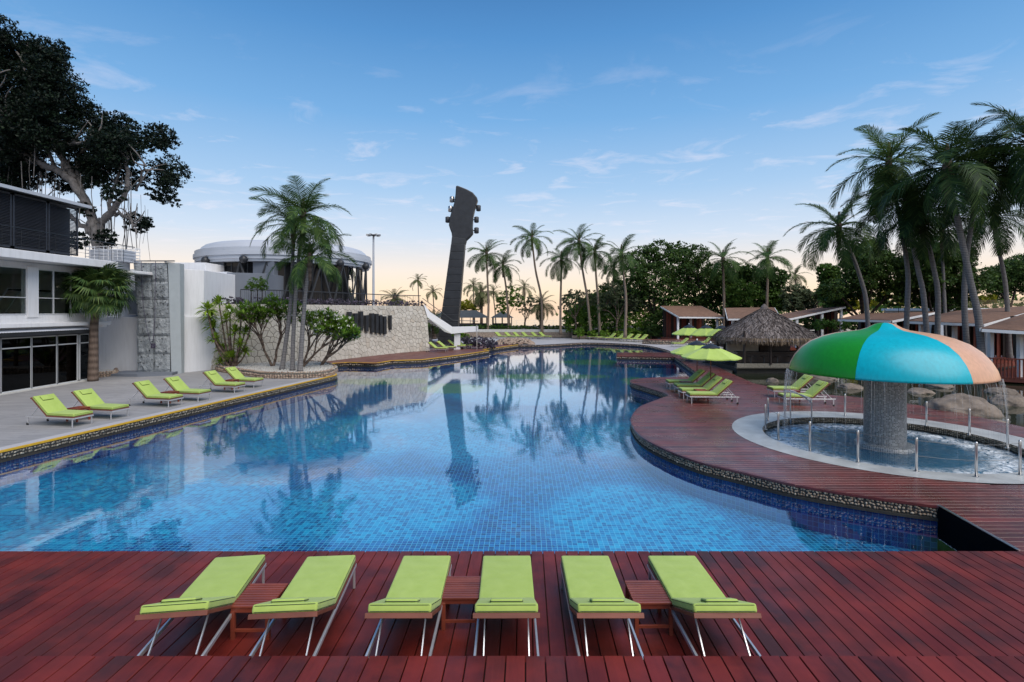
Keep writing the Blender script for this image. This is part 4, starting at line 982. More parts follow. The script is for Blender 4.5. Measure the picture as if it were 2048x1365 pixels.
hv.obj('climbing_holds', M['charcoal'], ct, 'stuff', bevel=.01)
for x, e in ((-.45,.0),(.35,.12)):
    MB().tube(catmull([(x,-.62,6.36),(x*.9,-.6,4.5),(x*.55+e*.5,-.55,3),(e,-.5,1.75)], 5), .014, 5).obj('rope', M['rope'], ct)
MB().tube([(.1+.12*math.cos(a*1.1), -.45, 1.62+.13*math.sin(a*1.3)) for a in np.arange(0,26,.5)], .02, 5).obj('rope_coil', M['rope'], ct)
mt = sheet('landing_mat', [(-22.3,30.35),(-19.2,30.3),(-18.9,29.2),(-20.4,28.6),(-22.9,28.9)], .14, M['grey_wall'], kind=None)
mt2 = MB().prism([(-22.3,30.35),(-19.2,30.3),(-18.9,29.2),(-20.4,28.6),(-22.9,28.9)], .0, .136).obj('mat_side', M['grey_wall'], mt); tag(mt, 'low grey landing mat at the foot of the climbing tower', 'mat')

# ================================================================== STONE WALL
sw_base = catmull([(-18.6,31.9), (-16.6,33.0), (-14.6,34.6), (-13.2,37.0), (-11.9,40.0), (-10.2,43.5), (-8.6,46.0), (-7.4,47.2)], 8)
def arc_eval(path):
    seg = [0]; 
    for a, b in zip(path, path[1:]): seg.append(seg[-1]+math.dist(a,b))
    return seg
sl_ = arc_eval(sw_base); SL = sl_[-1]; HW = 4.03
def wall_pt(s, t, out=0.0):
    s = max(0, min(SL-1e-4, s)); i = np.searchsorted(sl_, s, 'right')-1; i = min(i, len(sw_base)-2)
    f = (s-sl_[i])/(sl_[i+1]-sl_[i]); a, b = sw_base[i], sw_base[i+1]; tx, ty = (b[0]-a[0]), (b[1]-a[1]); L = math.hypot(tx,ty); tx/=L; ty/=L
    n = (ty, -tx); bat = .55*(t/HW)
    return (a[0]+(b[0]-a[0])*f + n[0]*(out-bat), a[1]+(b[1]-a[1])*f + n[1]*(out-bat), t)
SWT = thing('stone_wall', 'tall battered retaining wall clad in cream crazy paving stones', 'wall', (-12.4,38,0))
bk = MB(); NS = 44
for i in range(NS+1):
    for t in (0, HW): bk.v.append(tuple(np.array(wall_pt(SL*i/NS, t, 0))-np.array((-12.4,38,0))))
for i in range(NS): bk.f.append((2*i,2*i+2,2*i+3,2*i+1)); bk.m.append(0)
e0 = wall_pt(SL,0); e1 = wall_pt(SL,HW); k0 = len(bk.v); bk.v += [(e0[0]+12.4,e0[1]-38,0),(e1[0]+12.4,e1[1]-38,HW),(e1[0]+12.4-2.5,e1[1]-38+6,HW),(e0[0]+12.4-2.5,e0[1]-38+6,0)]; bk.f.append((k0,k0+3,k0+2,k0+1)); bk.m.append(0)
bk.obj('mortar_bed', plain('wall_mortar', (.11,.10,.085), .95, 0, .15, 4), SWT, normals=False)
def clip_half(poly, px, py, nx, ny):
    out = []
    for i in range(len(poly)):
        a = poly[i]; b = poly[(i+1) % len(poly)]; da = (a[0]-px)*nx+(a[1]-py)*ny; db = (b[0]-px)*nx+(b[1]-py)*ny
        if da <= 0: out.append(a)
        if (da < 0 < db) or (db < 0 < da): t = da/(da-db); out.append((a[0]+(b[0]-a[0])*t, a[1]+(b[1]-a[1])*t))
    return out
def voronoi(w, h, step, jit=.45, seed=1):
    r = random.Random(seed); pts = []
    nx, ny = max(1,int(w/step)), max(1,int(h/step))
    for i in range(nx):
        for j in range(ny): pts.append(((i+.5+(.5 if j%2 else 0)*.5+r.uniform(-jit,jit))*w/nx, (j+.5+r.uniform(-jit,jit))*h/ny))
    A = np.array(pts); cells = []
    for i, p in enumerate(pts):
        d = np.hypot(A[:,0]-p[0], A[:,1]-p[1]); near = np.argsort(d)[1:15]
        poly = [(max(0,p[0]-step*2),max(0,p[1]-step*2)),(min(w,p[0]+step*2),max(0,p[1]-step*2)),(min(w,p[0]+step*2),min(h,p[1]+step*2)),(max(0,p[0]-step*2),min(h,p[1]+step*2))]
        for j in near:
            q = pts[j]; nx_, ny_ = q[0]-p[0], q[1]-p[1]; poly = clip_half(poly, (p[0]+q[0])/2, (p[1]+q[1])/2, nx_, ny_)
            if len(poly) < 3: break
        if len(poly) >= 3: cells.append(poly)
    return cells
def inset(poly, d):
    cx = sum(p[0] for p in poly)/len(poly); cy = sum(p[1] for p in poly)/len(poly)
    rm = sum(math.hypot(p[0]-cx,p[1]-cy) for p in poly)/len(poly); k = max(.3, 1-d/rm)
    return [(cx+(p[0]-cx)*k, cy+(p[1]-cy)*k) for p in poly]
def stones_on(cells, fn, org, mat, parent, gap, depth, nmax=300, key=None, name='stone'):
    cells = sorted(cells, key=key) if key else cells; rest = MB()
    for i, c in enumerate(cells):
        a = inset(c, gap); b = inset(c, gap+depth*.7); n = len(a); d = depth*rng.uniform(.6,1.2)
        vs = [fn(p[0],p[1],.0) for p in a]+[fn(p[0],p[1],d*.75) for p in a]+[fn(p[0],p[1],d) for p in b]
        vs = [(v[0]-org[0],v[1]-org[1],v[2]-org[2]) for v in vs]
        fs = [(q,(q+1)%n,n+(q+1)%n,n+q) for q in range(n)]+[(n+q,n+(q+1)%n,2*n+(q+1)%n,2*n+q) for q in range(n)]+[tuple(range(2*n,3*n))]
        if i < nmax: m = MB(); m.add(vs, fs); m.obj(name, mat, parent)
        else: rest.add(vs, fs)
    if rest.v: rest.obj(name+'_cladding', mat, parent, 'stuff')
stones_on(voronoi(SL, HW, .36, .42, 3), lambda s_, t, d: wall_pt(s_, t, d), (-12.4,38,0), M['cream_stone'], SWT, .016, .045, 300, key=lambda c: c[0][0])
# terrace above the wall
top_path = [wall_pt(SL*i/24, HW, 0)[:2] for i in range(25)]
terr = sheet('upper_terrace', top_path + [(-9.5,54),(-16,60),(-34,60),(-34,36.9),(-19,36.0),(-19,33)], HW-.01, M['far_paving'])
sk = MB().box(-34,-18.2,36.95,37.05,3.2,HW-.015).obj('terrace_skirt', M['white'], None, 'structure')
# planting bed wall end faces down to ground at the right end
# black bar sculpture
sc_ = thing('wall_sculpture', 'row of black vertical bars of uneven height fixed to the stone wall', 'sculpture', (0,0,0), group=None)
bars = [(699,624,655),(711,627,660),(722,623,662),(733,631,664),(744,627,666),(753,628,667),(761,631,668),(769,633,669),(781,631,660)]
def s_at_u(u):
    best = min(range(400), key=lambda i: abs(1024+F*wall_pt(SL*i/399,2.2,.2)[0]/wall_pt(SL*i/399,2.2,.2)[1]-u)); return SL*best/399
for u, v0, v1 in bars:
    s0 = s_at_u(u); p = Vector(wall_pt(s0,2.2,.28)); q = Vector(wall_pt(s0,2.2,.03)); z1 = Z(v0,p.y); z0 = Z(v1,p.y); d = (p-q); d.z = 0; d.normalize(); tt = Vector((-d.y,d.x,0))
    Mx = Matrix((tt,d,Vector((0,0,1)))).transposed(); MB().obox(((p.x+q.x)/2,(p.y+q.y)/2,(z0+z1)/2), .30 if u < 775 else .18, .30, z1-z0, Mx).obj('bar', M['black'], sc_, bevel=.01)

# round building on the terrace
RC = (-19.3,45.2)
rb = thing('round_building', 'round pavilion with white drum roof and black glass walls on the upper terrace', 'building', (*RC,HW))
zz = HW
MB().lathe([(6.1,7.25-zz),(6.75,7.25-zz),(6.8,7.42-zz),(6.88,7.44-zz),(6.88,7.70-zz),(7.0,7.72-zz),(7.0,8.02-zz),(6.9,8.04-zz),(6.9,8.3-zz),(6.8,8.32-zz)], 96).obj('roof_fascia', M['pale_grey'], rb)
MB().lathe([(6.8,8.31-zz),(6.6,8.36-zz),(6.45,8.6-zz),(6.2,8.8-zz),(5.9,8.9-zz),(4,9.12-zz),(2,9.24-zz),(0,9.28-zz)], 96).obj('roof_dome', M['pale_grey'], rb, smooth=True)
MB().lathe([(0,7.3-zz),(6.1,7.3-zz)], 64).obj('ceiling', M['charcoal'], rb)
for k in range(34):
    a = R(-112+k*6.2); a2 = R(-112+(k+1)*6.2)
    if k > 24: break
    p = (6.15*math.cos(a),6.15*math.sin(a)); q = (6.15*math.cos(a2),6.15*math.sin(a2))
    m = MB(); m.add([(*p,.02),(*q,.02),(*q,3.22),(*p,3.22)], [(0,1,2,3)]); m.obj('glass_pane', M['glass_dark'] if k in (15,16,19,21,22) else M['black_glass'], rb)
    MB().bar((*p,.02),(*p,3.22),.06,.09).obj('mullion', M['black'], rb)
MB().lathe([(3.6,0),(3.6,3.2)], 40).obj('inner_core', M['charcoal'], rb)
for k in range(9):
    a = R(-105+k*17); b = R(-105+(k+1)*17); c1 = (6.55*math.cos(a),6.55*math.sin(a)); c2 = (6.55*math.cos(b),6.55*math.sin(b)); mid = (6.55*math.cos((a+b)/2),6.55*math.sin((a+b)/2))
    MB().tube([(*c1,0),(*mid,3.2)], .075, 6).obj('brace', M['charcoal'], rb); MB().tube([(*c2,0),(*mid,3.2)], .075, 6).obj('brace', M['charcoal'], rb)
def sec(a0, a1, r, z0, z1, name, mat):
    MB().lathe([(r-.25,z0),(r,z0),(r,z1),(r-.25,z1)], 14, (0,0), R(a0), R(a1)).obj(name, M[mat], rb)
sec(-135,-112,6.3,0,3.2,'curved_wall','grey_wall'); sec(-172,-135,6.2,0,3.2,'opening_shade_sheet','black'); sec(-140,-131,6.6,.0,3.3,'white_pier','pale_grey'); sec(-178,-169,6.5,0,3.2,'end_pier','grey_wall')  # black curved sheet stands in for the shade inside the open bay
for u in (411,487,682,731):
    sol = min((abs(1024+F*(RC[0]+7.0*math.cos(R(a)))/(RC[1]+7.0*math.sin(R(a)))-u), a) for a in range(-175,0))[1]; a = R(sol)
    bm = bmesh.new(); bmesh.ops.create_icosphere(bm, subdivisions=2, radius=.3); me = bpy.data.meshes.new('spotlight_head'); bm.to_mesh(me); bm.free(); me.materials.append(M['black']); inst('spotlight_head', me, rb, (7.0*math.cos(a),7.0*math.sin(a),7.35-zz))
gb = thing('grey_block', 'grey and white cubic block in front of the round building', 'building', (-19.3,35.3,0))
def pr2(poly, z0, z1, name, mat, par, c): return MB().prism([(x-c[0],y-c[1]) for x,y in poly], z0, z1).obj(name, M[mat], par, bevel=.01)
pr2([(-19.35,35.6),(-17.15,36.6),(-17.15,40),(-19.35,40)], HW, 6.2, 'grey_cube', 'grey_wall', gb, (-19.3,35.3)); pr2([(-21.6,36.6),(-19.36,35.6),(-19.36,40),(-21.6,40)], HW, 6.25, 'white_cube', 'white', gb, (-19.3,35.3))
pr2([(-24,37),(-21.62,37),(-21.62,41),(-24,41)], HW, 7.0, 'rear_cube', 'white', gb, (-19.3,35.3))
pr2([(-19.2,38.9),(-17.55,38.65),(-17.4,42),(-19.2,42)], HW, 7.24, 'grey_fin_wall', 'grey_wall', gb, (-19.3,35.3))
# terrace railing
tr_ = thing('terrace_railing', 'dark bronze railing along the top of the stone wall', 'railing', (0,0,0))
pth = [wall_pt(SL*(.10+.9*i/30), HW, -.9) for i in range(31)] 
MB().tube([(p[0],p[1],HW+.95) for p in pth], .035, 6).obj('top_rail', M['charcoal'], tr_); MB().tube([(p[0],p[1],HW+.15) for p in pth], .02, 5).obj('bottom_rail', M['charcoal'], tr_)
bl_ = MB()
for i in range(int(SL*.9/.14)):
    p = wall_pt(SL*.10+i*.14, HW, -.9); bl_.tube([(p[0],p[1],HW+(.0 if i % 12 == 0 else .15)),(p[0],p[1],HW+.95)], .02 if i % 12 == 0 else .007, 4)
bl_.obj('balusters', M['charcoal'], tr_, 'stuff')
# outside stair with white angular parapet
st = thing('outside_stair', 'white angular stair parapet descending beside the guitar neck', 'staircase', (0,0,0))
pts = [(848,612,47.2),(907,668,48.5),(956,664,48.8)]; 
def q3(u,v,Y): return (X(u,Y),Y,Z(v,Y))
def slabq(pp, d, name, mat):
    n = len(pp); vs = [q3(*p) for p in pp]; vs += [(x,y+d,z) for x,y,z in vs]; fs = [tuple(range(n)), tuple(range(n,2*n))[::-1]]+[(i,n+i,n+(i+1)%n,(i+1)%n) for i in range(n)]
    MB().add(vs, fs).obj(name, mat, st)
slabq([(847,609,47.3),(860,625,47.5),(904,654,48.4),(903,668,48.4),(889,664,48.2),(855,635,47.4)], .25, 'sloping_parapet', M['white_trim'])
slabq([(904,654,48.4),(956,653,48.8),(956,663,48.8),(903,668,48.4)], .25, 'landing_parapet', M['white_trim'])
for z, r_ in ((0.0,.03),(-.35,.012),(-.7,.012)):
    MB().tube([(X(845,47.3),47.3,Z(597,47.3)+z),(X(905,48.4),48.6,Z(641,48.4)+z),(X(956,48.8),49,Z(643,48.8)+z)], r_, 5).obj('hand_rail', M['charcoal'], st)
for i in range(9):
    MB().box(X(852+i*6,48)-.3,X(852+i*6,48)+.3,48.6,50,Z(640+i*3.2,48)-.12,Z(640+i*3.2,48)).obj('step', M['far_paving'], st)
MB().box(X(908,48.6),X(920,48.6),48.75,49.0,0,Z(668,48.8)).obj('support', M['white_trim'], st); MB().box(X(954,48.8)-.03,X(954,48.8)+.03,48.7,48.76,0,Z(650,48.8)).obj('post', M['steel'], st)

# ================================================================== GUITAR NECK
gt = thing('guitar_neck_tower', 'giant black guitar neck and headstock sculpture leaning above the pool', 'sculpture', (0,57.7,0)); GY = 57.7
def gz(u, v): return (X(u,GY), Z(v,GY))
def gslab(px, d0, d1, name, mat, bev=.12):
    pl = [gz(*p) for p in px]; n = len(pl); vs = [(x,d0,z) for x,z in pl]+[(x,d1,z) for x,z in pl]
    fs = [tuple(range(n)), tuple(range(n,2*n))[::-1]]+[(i,n+i,n+(i+1)%n,(i+1)%n) for i in range(n)]
    return MB().add(vs, fs).obj(name, M[mat], gt, bevel=bev, segs=2)
NF = 13
for k in range(NF):       # fret board panels from base to nut
    f0, f1 = k/NF, (k+1)/NF-.0012
    lerp = lambda a, b, f: a+(b-a)*f
    L0 = (lerp(876,903.5,f0), lerp(690,490,f0)); L1 = (lerp(876,903.5,f1), lerp(690,490,f1)); R0 = (lerp(914,930.5,f0), lerp(690,490,f0)); R1 = (lerp(914,930.5,f1), lerp(690,490,f1))
    gslab([L0,R0,R1,L1], -.75, .75, 'fret_panel', 'black', .04)
gslab([(903.5,490),(930.5,490),(933,482),(931,479),(905,476)], -.65, .65, 'nut', 'charcoal', .03)
hs = [(905,478),(933,482),(941,474.5),(946.5,468),(945.5,455),(946.5,436),(950,420),(955.8,402),(954.5,397),(946,387),(935,381),(924,376.5),(915,373.2),(912.6,375),(911.5,392),(909,408),(904,424),(900,438),(898.5,452),(901,460),(904,468)]
gslab(hs, -.5, .5, 'headstock', 'black', .1)
for (u, v, s_), lt in zip([(904,399.5,-1),(901,418.5,-1),(895.5,440,-1),(957,417,1),(953,440,1),(953,461.5,1)], (1,1,0,0,0,0)):
    x, z = gz(u, v); a = MB().tube([(x-s_*.55,0,z),(x,0,z)], .07, 6).obj('tuner_post', M['bronze'], gt)
    MB().tube([(x,-.02,z-.33),(x,-.02,z-.28),(x,-.02,z+.28),(x,-.02,z+.33)], [.16,.26,.26,.16], 10).obj('tuner_knob', M['bronze'] if lt else M['charcoal'], gt, smooth=True)

# ================================================================== THATCHED BAR
hb = thing('thatched_bar', 'open poolside bar hut under a shaggy conical thatched roof', 'bar hut', (16.1,33.5,0))
def se(a, r, p=2.6): c, s_ = math.cos(a), math.sin(a); k = (abs(c)**p+abs(s_)**p)**(-1/p); return (r*k*c, r*k*s_)
RR, ZE, ZA = 2.95, 1.95, 3.80
def roof_z(f): return ZA-(ZA-ZE)*f**1.05
rf = MB(); 
for i in range(13):
    f = i/12
    for k in range(40): x, y = se(2*math.pi*k/40, RR*f); rf.v.append((x, y, roof_z(f)-.03))
for i in range(12):
    for k in range(40): rf.f.append((i*40+k,i*40+(k+1)%40,(i+1)*40+(k+1)%40,(i+1)*40+k)); rf.m.append(0)
rf.obj('thatch_base', M['thatch'], hb)
Vt, Ft = [], []
def straw(f0, n, L, w, lift, drop, Vt, Ft):
    for _ in range(n):
        a = rng.uniform(0,2*math.pi); x, y = se(a, RR*f0*rng.uniform(.97,1.03)); z = roof_z(min(1,f0))+lift*rng.uniform(.3,1.3); f1 = f0+L*rng.uniform(.6,1.2); a2 = a+rng.uniform(-.05,.05)/max(f0,.15)
        x1, y1 = se(a2, RR*min(f1,1.06)); z1 = roof_z(min(f1,1.05))+lift*.3*rng.uniform(-.2,1) - (drop*rng.uniform(.4,1) if f1 > 1.0 else 0)
        tx, ty = -math.sin(a)*w*rng.uniform(.6,1.3), math.cos(a)*w*rng.uniform(.6,1.3); b = len(Vt)
        Vt.extend([(x-tx,y-ty,z),(x+tx,y+ty,z),(x1+tx*.4,y1+ty*.4,z1),(x1-tx*.4,y1-ty*.4,z1)]); Ft.append((b,b+1,b+2,b+3))
for i in range(18):
    f0 = .02+i*.055; straw(f0, int(60+520*f0), .12, .028, .06, .1, Vt, Ft)
link(bpy.data.objects.new('thatch', mesh_np('thatch', Vt, Ft, M['thatch'])), hb, 'stuff')
Vt, Ft = [], []
for _ in range(2600):
    a = rng.uniform(0,2*math.pi); x, y = se(a, RR*rng.uniform(.96,1.05)); L = rng.uniform(.15,.42); w = rng.uniform(.01,.028); tx, ty = -math.sin(a)*w, math.cos(a)*w; b = len(Vt); z = ZE+rng.uniform(-.03,.05)
    k_2 = 1+rng.uniform(-.02,.03); Vt.extend([(x-tx,y-ty,z),(x+tx,y+ty,z),(x*k_2+tx*.3,y*k_2+ty*.3,z-L),(x*k_2-tx*.3,y*k_2-ty*.3,z-L)]); Ft.append((b,b+1,b+2,b+3))
link(bpy.data.objects.new('thatch_fringe', mesh_np('thatch_fringe', Vt, Ft, M['thatch_fringe'])), hb, 'stuff')
nb = MB()        # net laid over the thatch
for k in range(20):
    for d in (1,-1):
        nb.tube([(*se(2*math.pi*k/20+d*f*1.3, RR*f), roof_z(f)+.06) for f in np.linspace(.05,1.0,9)], .012, 3)
nb.obj('thatch_net', M['dark_wood'], hb, 'stuff')
MB().lathe([(.28,3.62),(.2,3.85),(.06,4.02),(0,4.04)], 12).obj('roof_cap', M['thatch'], hb)
for x, y in ((-2.2,-2.1),(-.7,-2.25),(.9,-2.25),(2.2,-2.1),(-2.2,2),(2.2,2),(0,2.2)): MB().tube([(x,y,.4),(x,y,2.4)], .07, 8).obj('post', M['dark_wood'], hb)
MB().box(-2.6,2.9,-2.0,3.2,-.4,.18).obj('platform', M['mortar_dark'], hb)
MB().box(-2.75,3.0,-2.3,-1.95,.18,.22).box(-2.7,3.0,-2.2,-2.0,.22,.45).obj('stone_kerb', M['mortar'], hb)
stones_on(voronoi(5.6,.24,.14,.4,8), lambda s_, t, d: (-2.7+s_,-2.2-d,.215+t), (0,0,0), M['pebble_grey'], hb, .006, .03, 120)
MB().box(-2.3,2.4,-1.5,-1.3,.45,1.05).obj('bar_front', M['dark_wood'], hb); MB().box(-2.4,2.5,-1.7,-1.1,1.05,1.11).obj('bar_counter', M['dark_wood'], hb)
MB().box(-1.9,.2,1.2,1.35,.45,1.75).obj('back_wall', M['coping'], hb); MB().box(.3,2.3,1.2,1.35,.45,1.9).obj('back_shelf', M['dark_wood'], hb)
MB().box(-2.0,2.2,1.5,1.6,.3,2.4).obj('rear_screen', M['black'], hb)
for i, x in enumerate((-1.7,-.9,-.1,.7,1.5)):
    t = thing('bar_stool', ['bar stool at the left end of the thatched bar counter','second bar stool at the thatched bar counter','middle bar stool at the thatched bar counter','fourth bar stool at the thatched bar counter','bar stool at the right end of the thatched bar counter'][i], 'stool', (16.1+x,33.5-1.85,.2), group='stools at the thatched bar')
    MB().lathe([(0,.62),(.17,.62),(.17,.67),(0,.68)], 12).obj('seat', M['dark_wood'], t); MB().tube([(0,0,.02),(0,0,.62)], .03, 6).obj('stem', M['charcoal'], t)

# ================================================================== PAVILIONS
def pavilion(lab, corners, floor_z, posts, wall=True, rail=None, back=2.5):
    P = [Vector((X(u,Y),Y,Z(v,Y))) for u, v, Y in corners]; c = sum(P, Vector())/4
    t = thing('pavilion', lab, 'pavilion', (c.x,c.y,floor_z), group='brown roofed pavilions beyond the pond'); off = Vector((c.x,c.y,floor_z)); Q = [p-off for p in P]
    m = MB(); th = Vector((0,0,.10)); m.add([q-th*.2 for q in Q]+[q+th*.5 for q in Q], [(0,3,2,1),(4,5,6,7),(0,1,5,4),(1,2,6,5),(2,3,7,6),(3,0,4,7)])
    m.obj('roof', M['shingle'], t)
    for a, b in ((0,1),(1,2),(3,0)):
        d = (Q[b]-Q[a]).normalized(); o = d.cross(Vector((0,0,1))).normalized()*.06; MB().bar(Q[a]+o-Vector((0,0,.08)), Q[b]+o-Vector((0,0,.06)), .05, .16).obj('fascia', M['white_trim'], t)
    m = MB(); m.add([q-Vector((0,0,.12)) for q in Q], [(0,1,2,3)]); m.obj('ceiling', M['dark_wood'], t)
    for fx, fy in posts:
        p = Q[0].lerp(Q[1], fx).lerp(Q[3].lerp(Q[2], fx), fy); MB().box(p.x-.10,p.x+.10,p.y-.10,p.y+.10,0,p.z-.1).obj('post', M['white_trim'], t)
    a, b, d_, e = Q[0], Q[1], Q[2], Q[3]
    if wall:
        p0 = a.lerp(e,.85); p1 = b.lerp(d_,.85); n = 16
        for k in range(n):
            p = p0.lerp(p1, (k+.5)/n); w = (p1-p0).length/n*.86; MB().box(p.x-w/2,p.x+w/2,p.y,p.y+.06,0,p.z-.15).obj('wall_board', M['redwood'] if k % 3 else M['dark_wood'], t)
        MB().bar((p0.x,p0.y+.3,(p0.z)/2),(p1.x,p1.y+.3,(p1.z)/2),.05,max(p0.z,p1.z)-.4).obj('rear_shade_panel', M['black'], t)  # black panel puts the shade of the dark interior into colour
    MB().prism([(q.x,q.y) for q in (a.lerp(d_,.03),b.lerp(e,.03),d_,e)], -.22, 0).obj('floor', M['redwood'], t)
    if rail:
        m = MB(); f0, f1 = rail; p0 = a.lerp(b,f0); p1 = a.lerp(b,f1); L = (p1-p0).length; n = int(L/.14); y = p0.y-.0
        for k in range(n+1): p = p0.lerp(p1,k/n); m.box(p.x-.025,p.x+.025,p.y+.2,p.y+.24,0,.95)
        m.obj('balusters', M['redwood'], t, 'stuff'); MB().bar((p0.x,p0.y+.22,.98),(p1.x,p1.y+.22,.98),.10,.06).obj('hand_rail', M['redwood'], t)
    return t
pavilion('brown roofed pavilion with red deck left of the thatched bar', [(1358,634,58),(1448,635,58),(1402,613,63),(1322,613,63)], .45, [(.02,.1),(.9,.1),(.5,.5)], rail=(.25,.95))
pavilion('brown roofed pavilion directly behind the thatched bar apex', [(1456,638,52),(1562,638,51),(1548,616,57),(1451,617,58)], .3, [(.1,.1),(.9,.1)])
pavilion('brown roofed pavilion with rising roof right of the thatched bar', [(1560,630,50),(1577,638,46.5),(1690,614,48),(1645,615,54)], .3, [(.95,.15),(.95,.6),(.95,.95)])
pavilion('brown roofed pavilion left of the mushroom top, among the leaning palms', [(1678,639,41),(1782,642,38),(1870,625,43),(1728,628,47)], .2, [(.5,.1),(.97,.1),(.97,.7)])
pavilion('long brown roofed pavilion behind the mushroom top', [(1817,643,35),(1965,649,32),(2110,610,38),(1913,623,41)], .2, [(.1,.1),(.55,.1),(.95,.1)], rail=(.1,.9))
pavilion('nearest brown roofed pavilion at the right edge with white posts', [(1963,658,27.5),(2140,669,25.5),(2180,612,31),(2045,630,33.5)], .15, [(.04,.12),(.40,.12),(.46,.3)], rail=(.06,.98))
fb = thing('far_terrace_block', 'pale flat roofed block with glass balustrade beyond the right pavilions', 'building', (X(2000,62),62,0))
MB().box(-8,9,0,8,0,3.6).obj('wall', M['pale_grey'], fb); MB().box(-8.4,9.4,-.4,8,3.6,3.9).obj('roof_slab', M['white_trim'], fb)
for k in range(9): MB().box(-8+k*1.9,-8+k*1.9+1.85,-.2,-.17,3.9,4.9).obj('glass_panel', M['glass_amber'], fb)
# curved pebble wall and red step deck in front of pavilion one
rs = sheet('red_step_deck', [(15,58.5),(14.2,57),(15.6,56),(20,55.2),(24,55.8),(24,58.5)], .44, M['deck_far'])
ps = [(14.2,57.1),(15.6,56),(20,55.2),(24,55.8)]
wall_strip('step_wall', ps, -.02, .43, M['mortar'], False); 
pebble_band('step_wall_pebbles', ps[::-1], .0, .42, .2, M['pebble_pink'])
# low stone wall behind the far loungers
lw = thing('low_stone_wall', 'low brown stone wall with pale coping behind the far loungers', 'wall', (0,70.6,0))
x0, x1 = X(925,70.6), X(1146,70.6)
MB().box(x0,x1,0,.5,-.02,.72).obj('core', M['mortar'], lw); MB().box(x0-.05,x1+.05,-.08,.6,.72,1.08).obj('coping', M['coping'], lw, bevel=.02)
stones_on(voronoi(x1-x0,.72,.3,.4,5), lambda s_, t, d: (x0+s_,-d,t), (0,0,0), M['pebble_pink'], lw, .02, .05, 200)
lw2 = thing('low_stone_wall', 'lower curved stone edging under the shrubbery right of the far loungers', 'wall', (0,68,0))
q0 = X(1143,68); q1 = X(1200,66); MB().box(q0,q1+7,-.5,.2,-.02,.4).obj('core', M['mortar'], lw2); stones_on(voronoi(q1+7-q0,.4,.25,.4,6), lambda s_, t, d: (q0+s_,-.5-d,t), (0,0,0), M['pebble_pink'], lw2, .02, .05, 200)
garden = sheet('raised_garden', [(-30,71.2),(40,71.2),(60,95),(-60,95)], .9, M['soil']); wall_strip('garden_front', [(-30,71.2),(40,71.2)], -.04, .9, M['mortar_dark'], False)
# stacked rock mound at the far steps
md = thing('rock_mound', 'low mound of stacked pink brown stones at the far pool corner', 'rock mound', (.25,57.1,0))
cs, ns = [], []
for _ in range(420):
    fx, fy = rng.uniform(-2.1,2.1), rng.uniform(-1.3,1.3); hgt = .62*max(0,1-(fx/2.2)**4)*max(0,1-(fy/1.4)**2)
    cs.append((fx,fy,hgt-.05)); n_ = Vector((fx*.1,fy*.4-.1,1)).normalized(); ns.append(tuple(n_))
inst('mound_stones', pebble_mesh('mound_stones', cs, ns, .36, M['pebble_pink'], .35), md, kind='stuff')
# gazebos
for u0, u1, ua, lab in ((860,977,935,'dark hip roofed gazebo half hidden behind the guitar neck base'),(981,1027,1000,'small dark pyramid roofed gazebo beyond the far loungers')):
    Yg = 80; xa, xb = X(u0,Yg), X(u1,Yg); ze, za = Z(636,Yg), Z(621 if u0 < 900 else 622,Yg+1.5); xm = X(ua,Yg); gz_ = thing('gazebo', lab, 'gazebo', ((xa+xb)/2,Yg+2,.9), group='gazebos by the beach'); cx = (xa+xb)/2; hx = (xb-xa)/2; r_ = max(.05,hx-2)
    m = MB(); m.add([(-hx,-2,ze-.9),(hx,-2,ze-.9),(hx,2,ze-.9),(-hx,2,ze-.9),(-r_,0,za-.9),(r_,0,za-.9)], [(0,1,5,4),(1,2,5),(2,3,4,5),(3,0,4),(0,3,2,1)]); m.obj('roof', M['grey_roof'], gz_)
    for x in np.linspace(-hx+.3,hx-.3,5 if hx > 3 else 3):
        for y in (-1.7,1.7): MB().box(x-.07,x+.07,y-.07,y+.07,0,ze-.85).obj('post', M['charcoal'], gz_)
    MB().box(-hx+.4,hx-.4,-.5,.5,0,.75).obj('daybed', M['charcoal'], gz_)
fr_ = MB()
for x in np.arange(-12,22,1.6): fr_.tube([(x,92,.9),(x,92,1.9)], .03, 4)
for z in (1.3,1.6,1.9): fr_.tube([(-12,92,z),(22,92,z)], .02, 4)
tag(fr_.obj('beach_railing', M['white_trim']), 'pale railing along the beach beyond the garden', 'railing')
# floodlight mast
fm = thing('floodlight_mast', 'tall grey floodlight mast with a ring of lamps behind the round building', 'light mast', (X(747,90),90,0)); zt_ = Z(471,90)
MB().tube([(0,0,0),(0,0,zt_)], [.26,.16], 8).obj('pole', M['pale_grey'], fm); MB().lathe([(.2,zt_-.1),(.9,zt_-.05),(.9,zt_+.05),(.2,zt_+.1)], 12).obj('lamp_ring', M['charcoal'], fm)
for k in range(7): a = 2*math.pi*k/7; MB().obox((1.0*math.cos(a),1.0*math.sin(a),zt_), .45, .3, .28, Matrix.Rotation(a,3,'Z')).obj('floodlight', M['bronze'], fm)

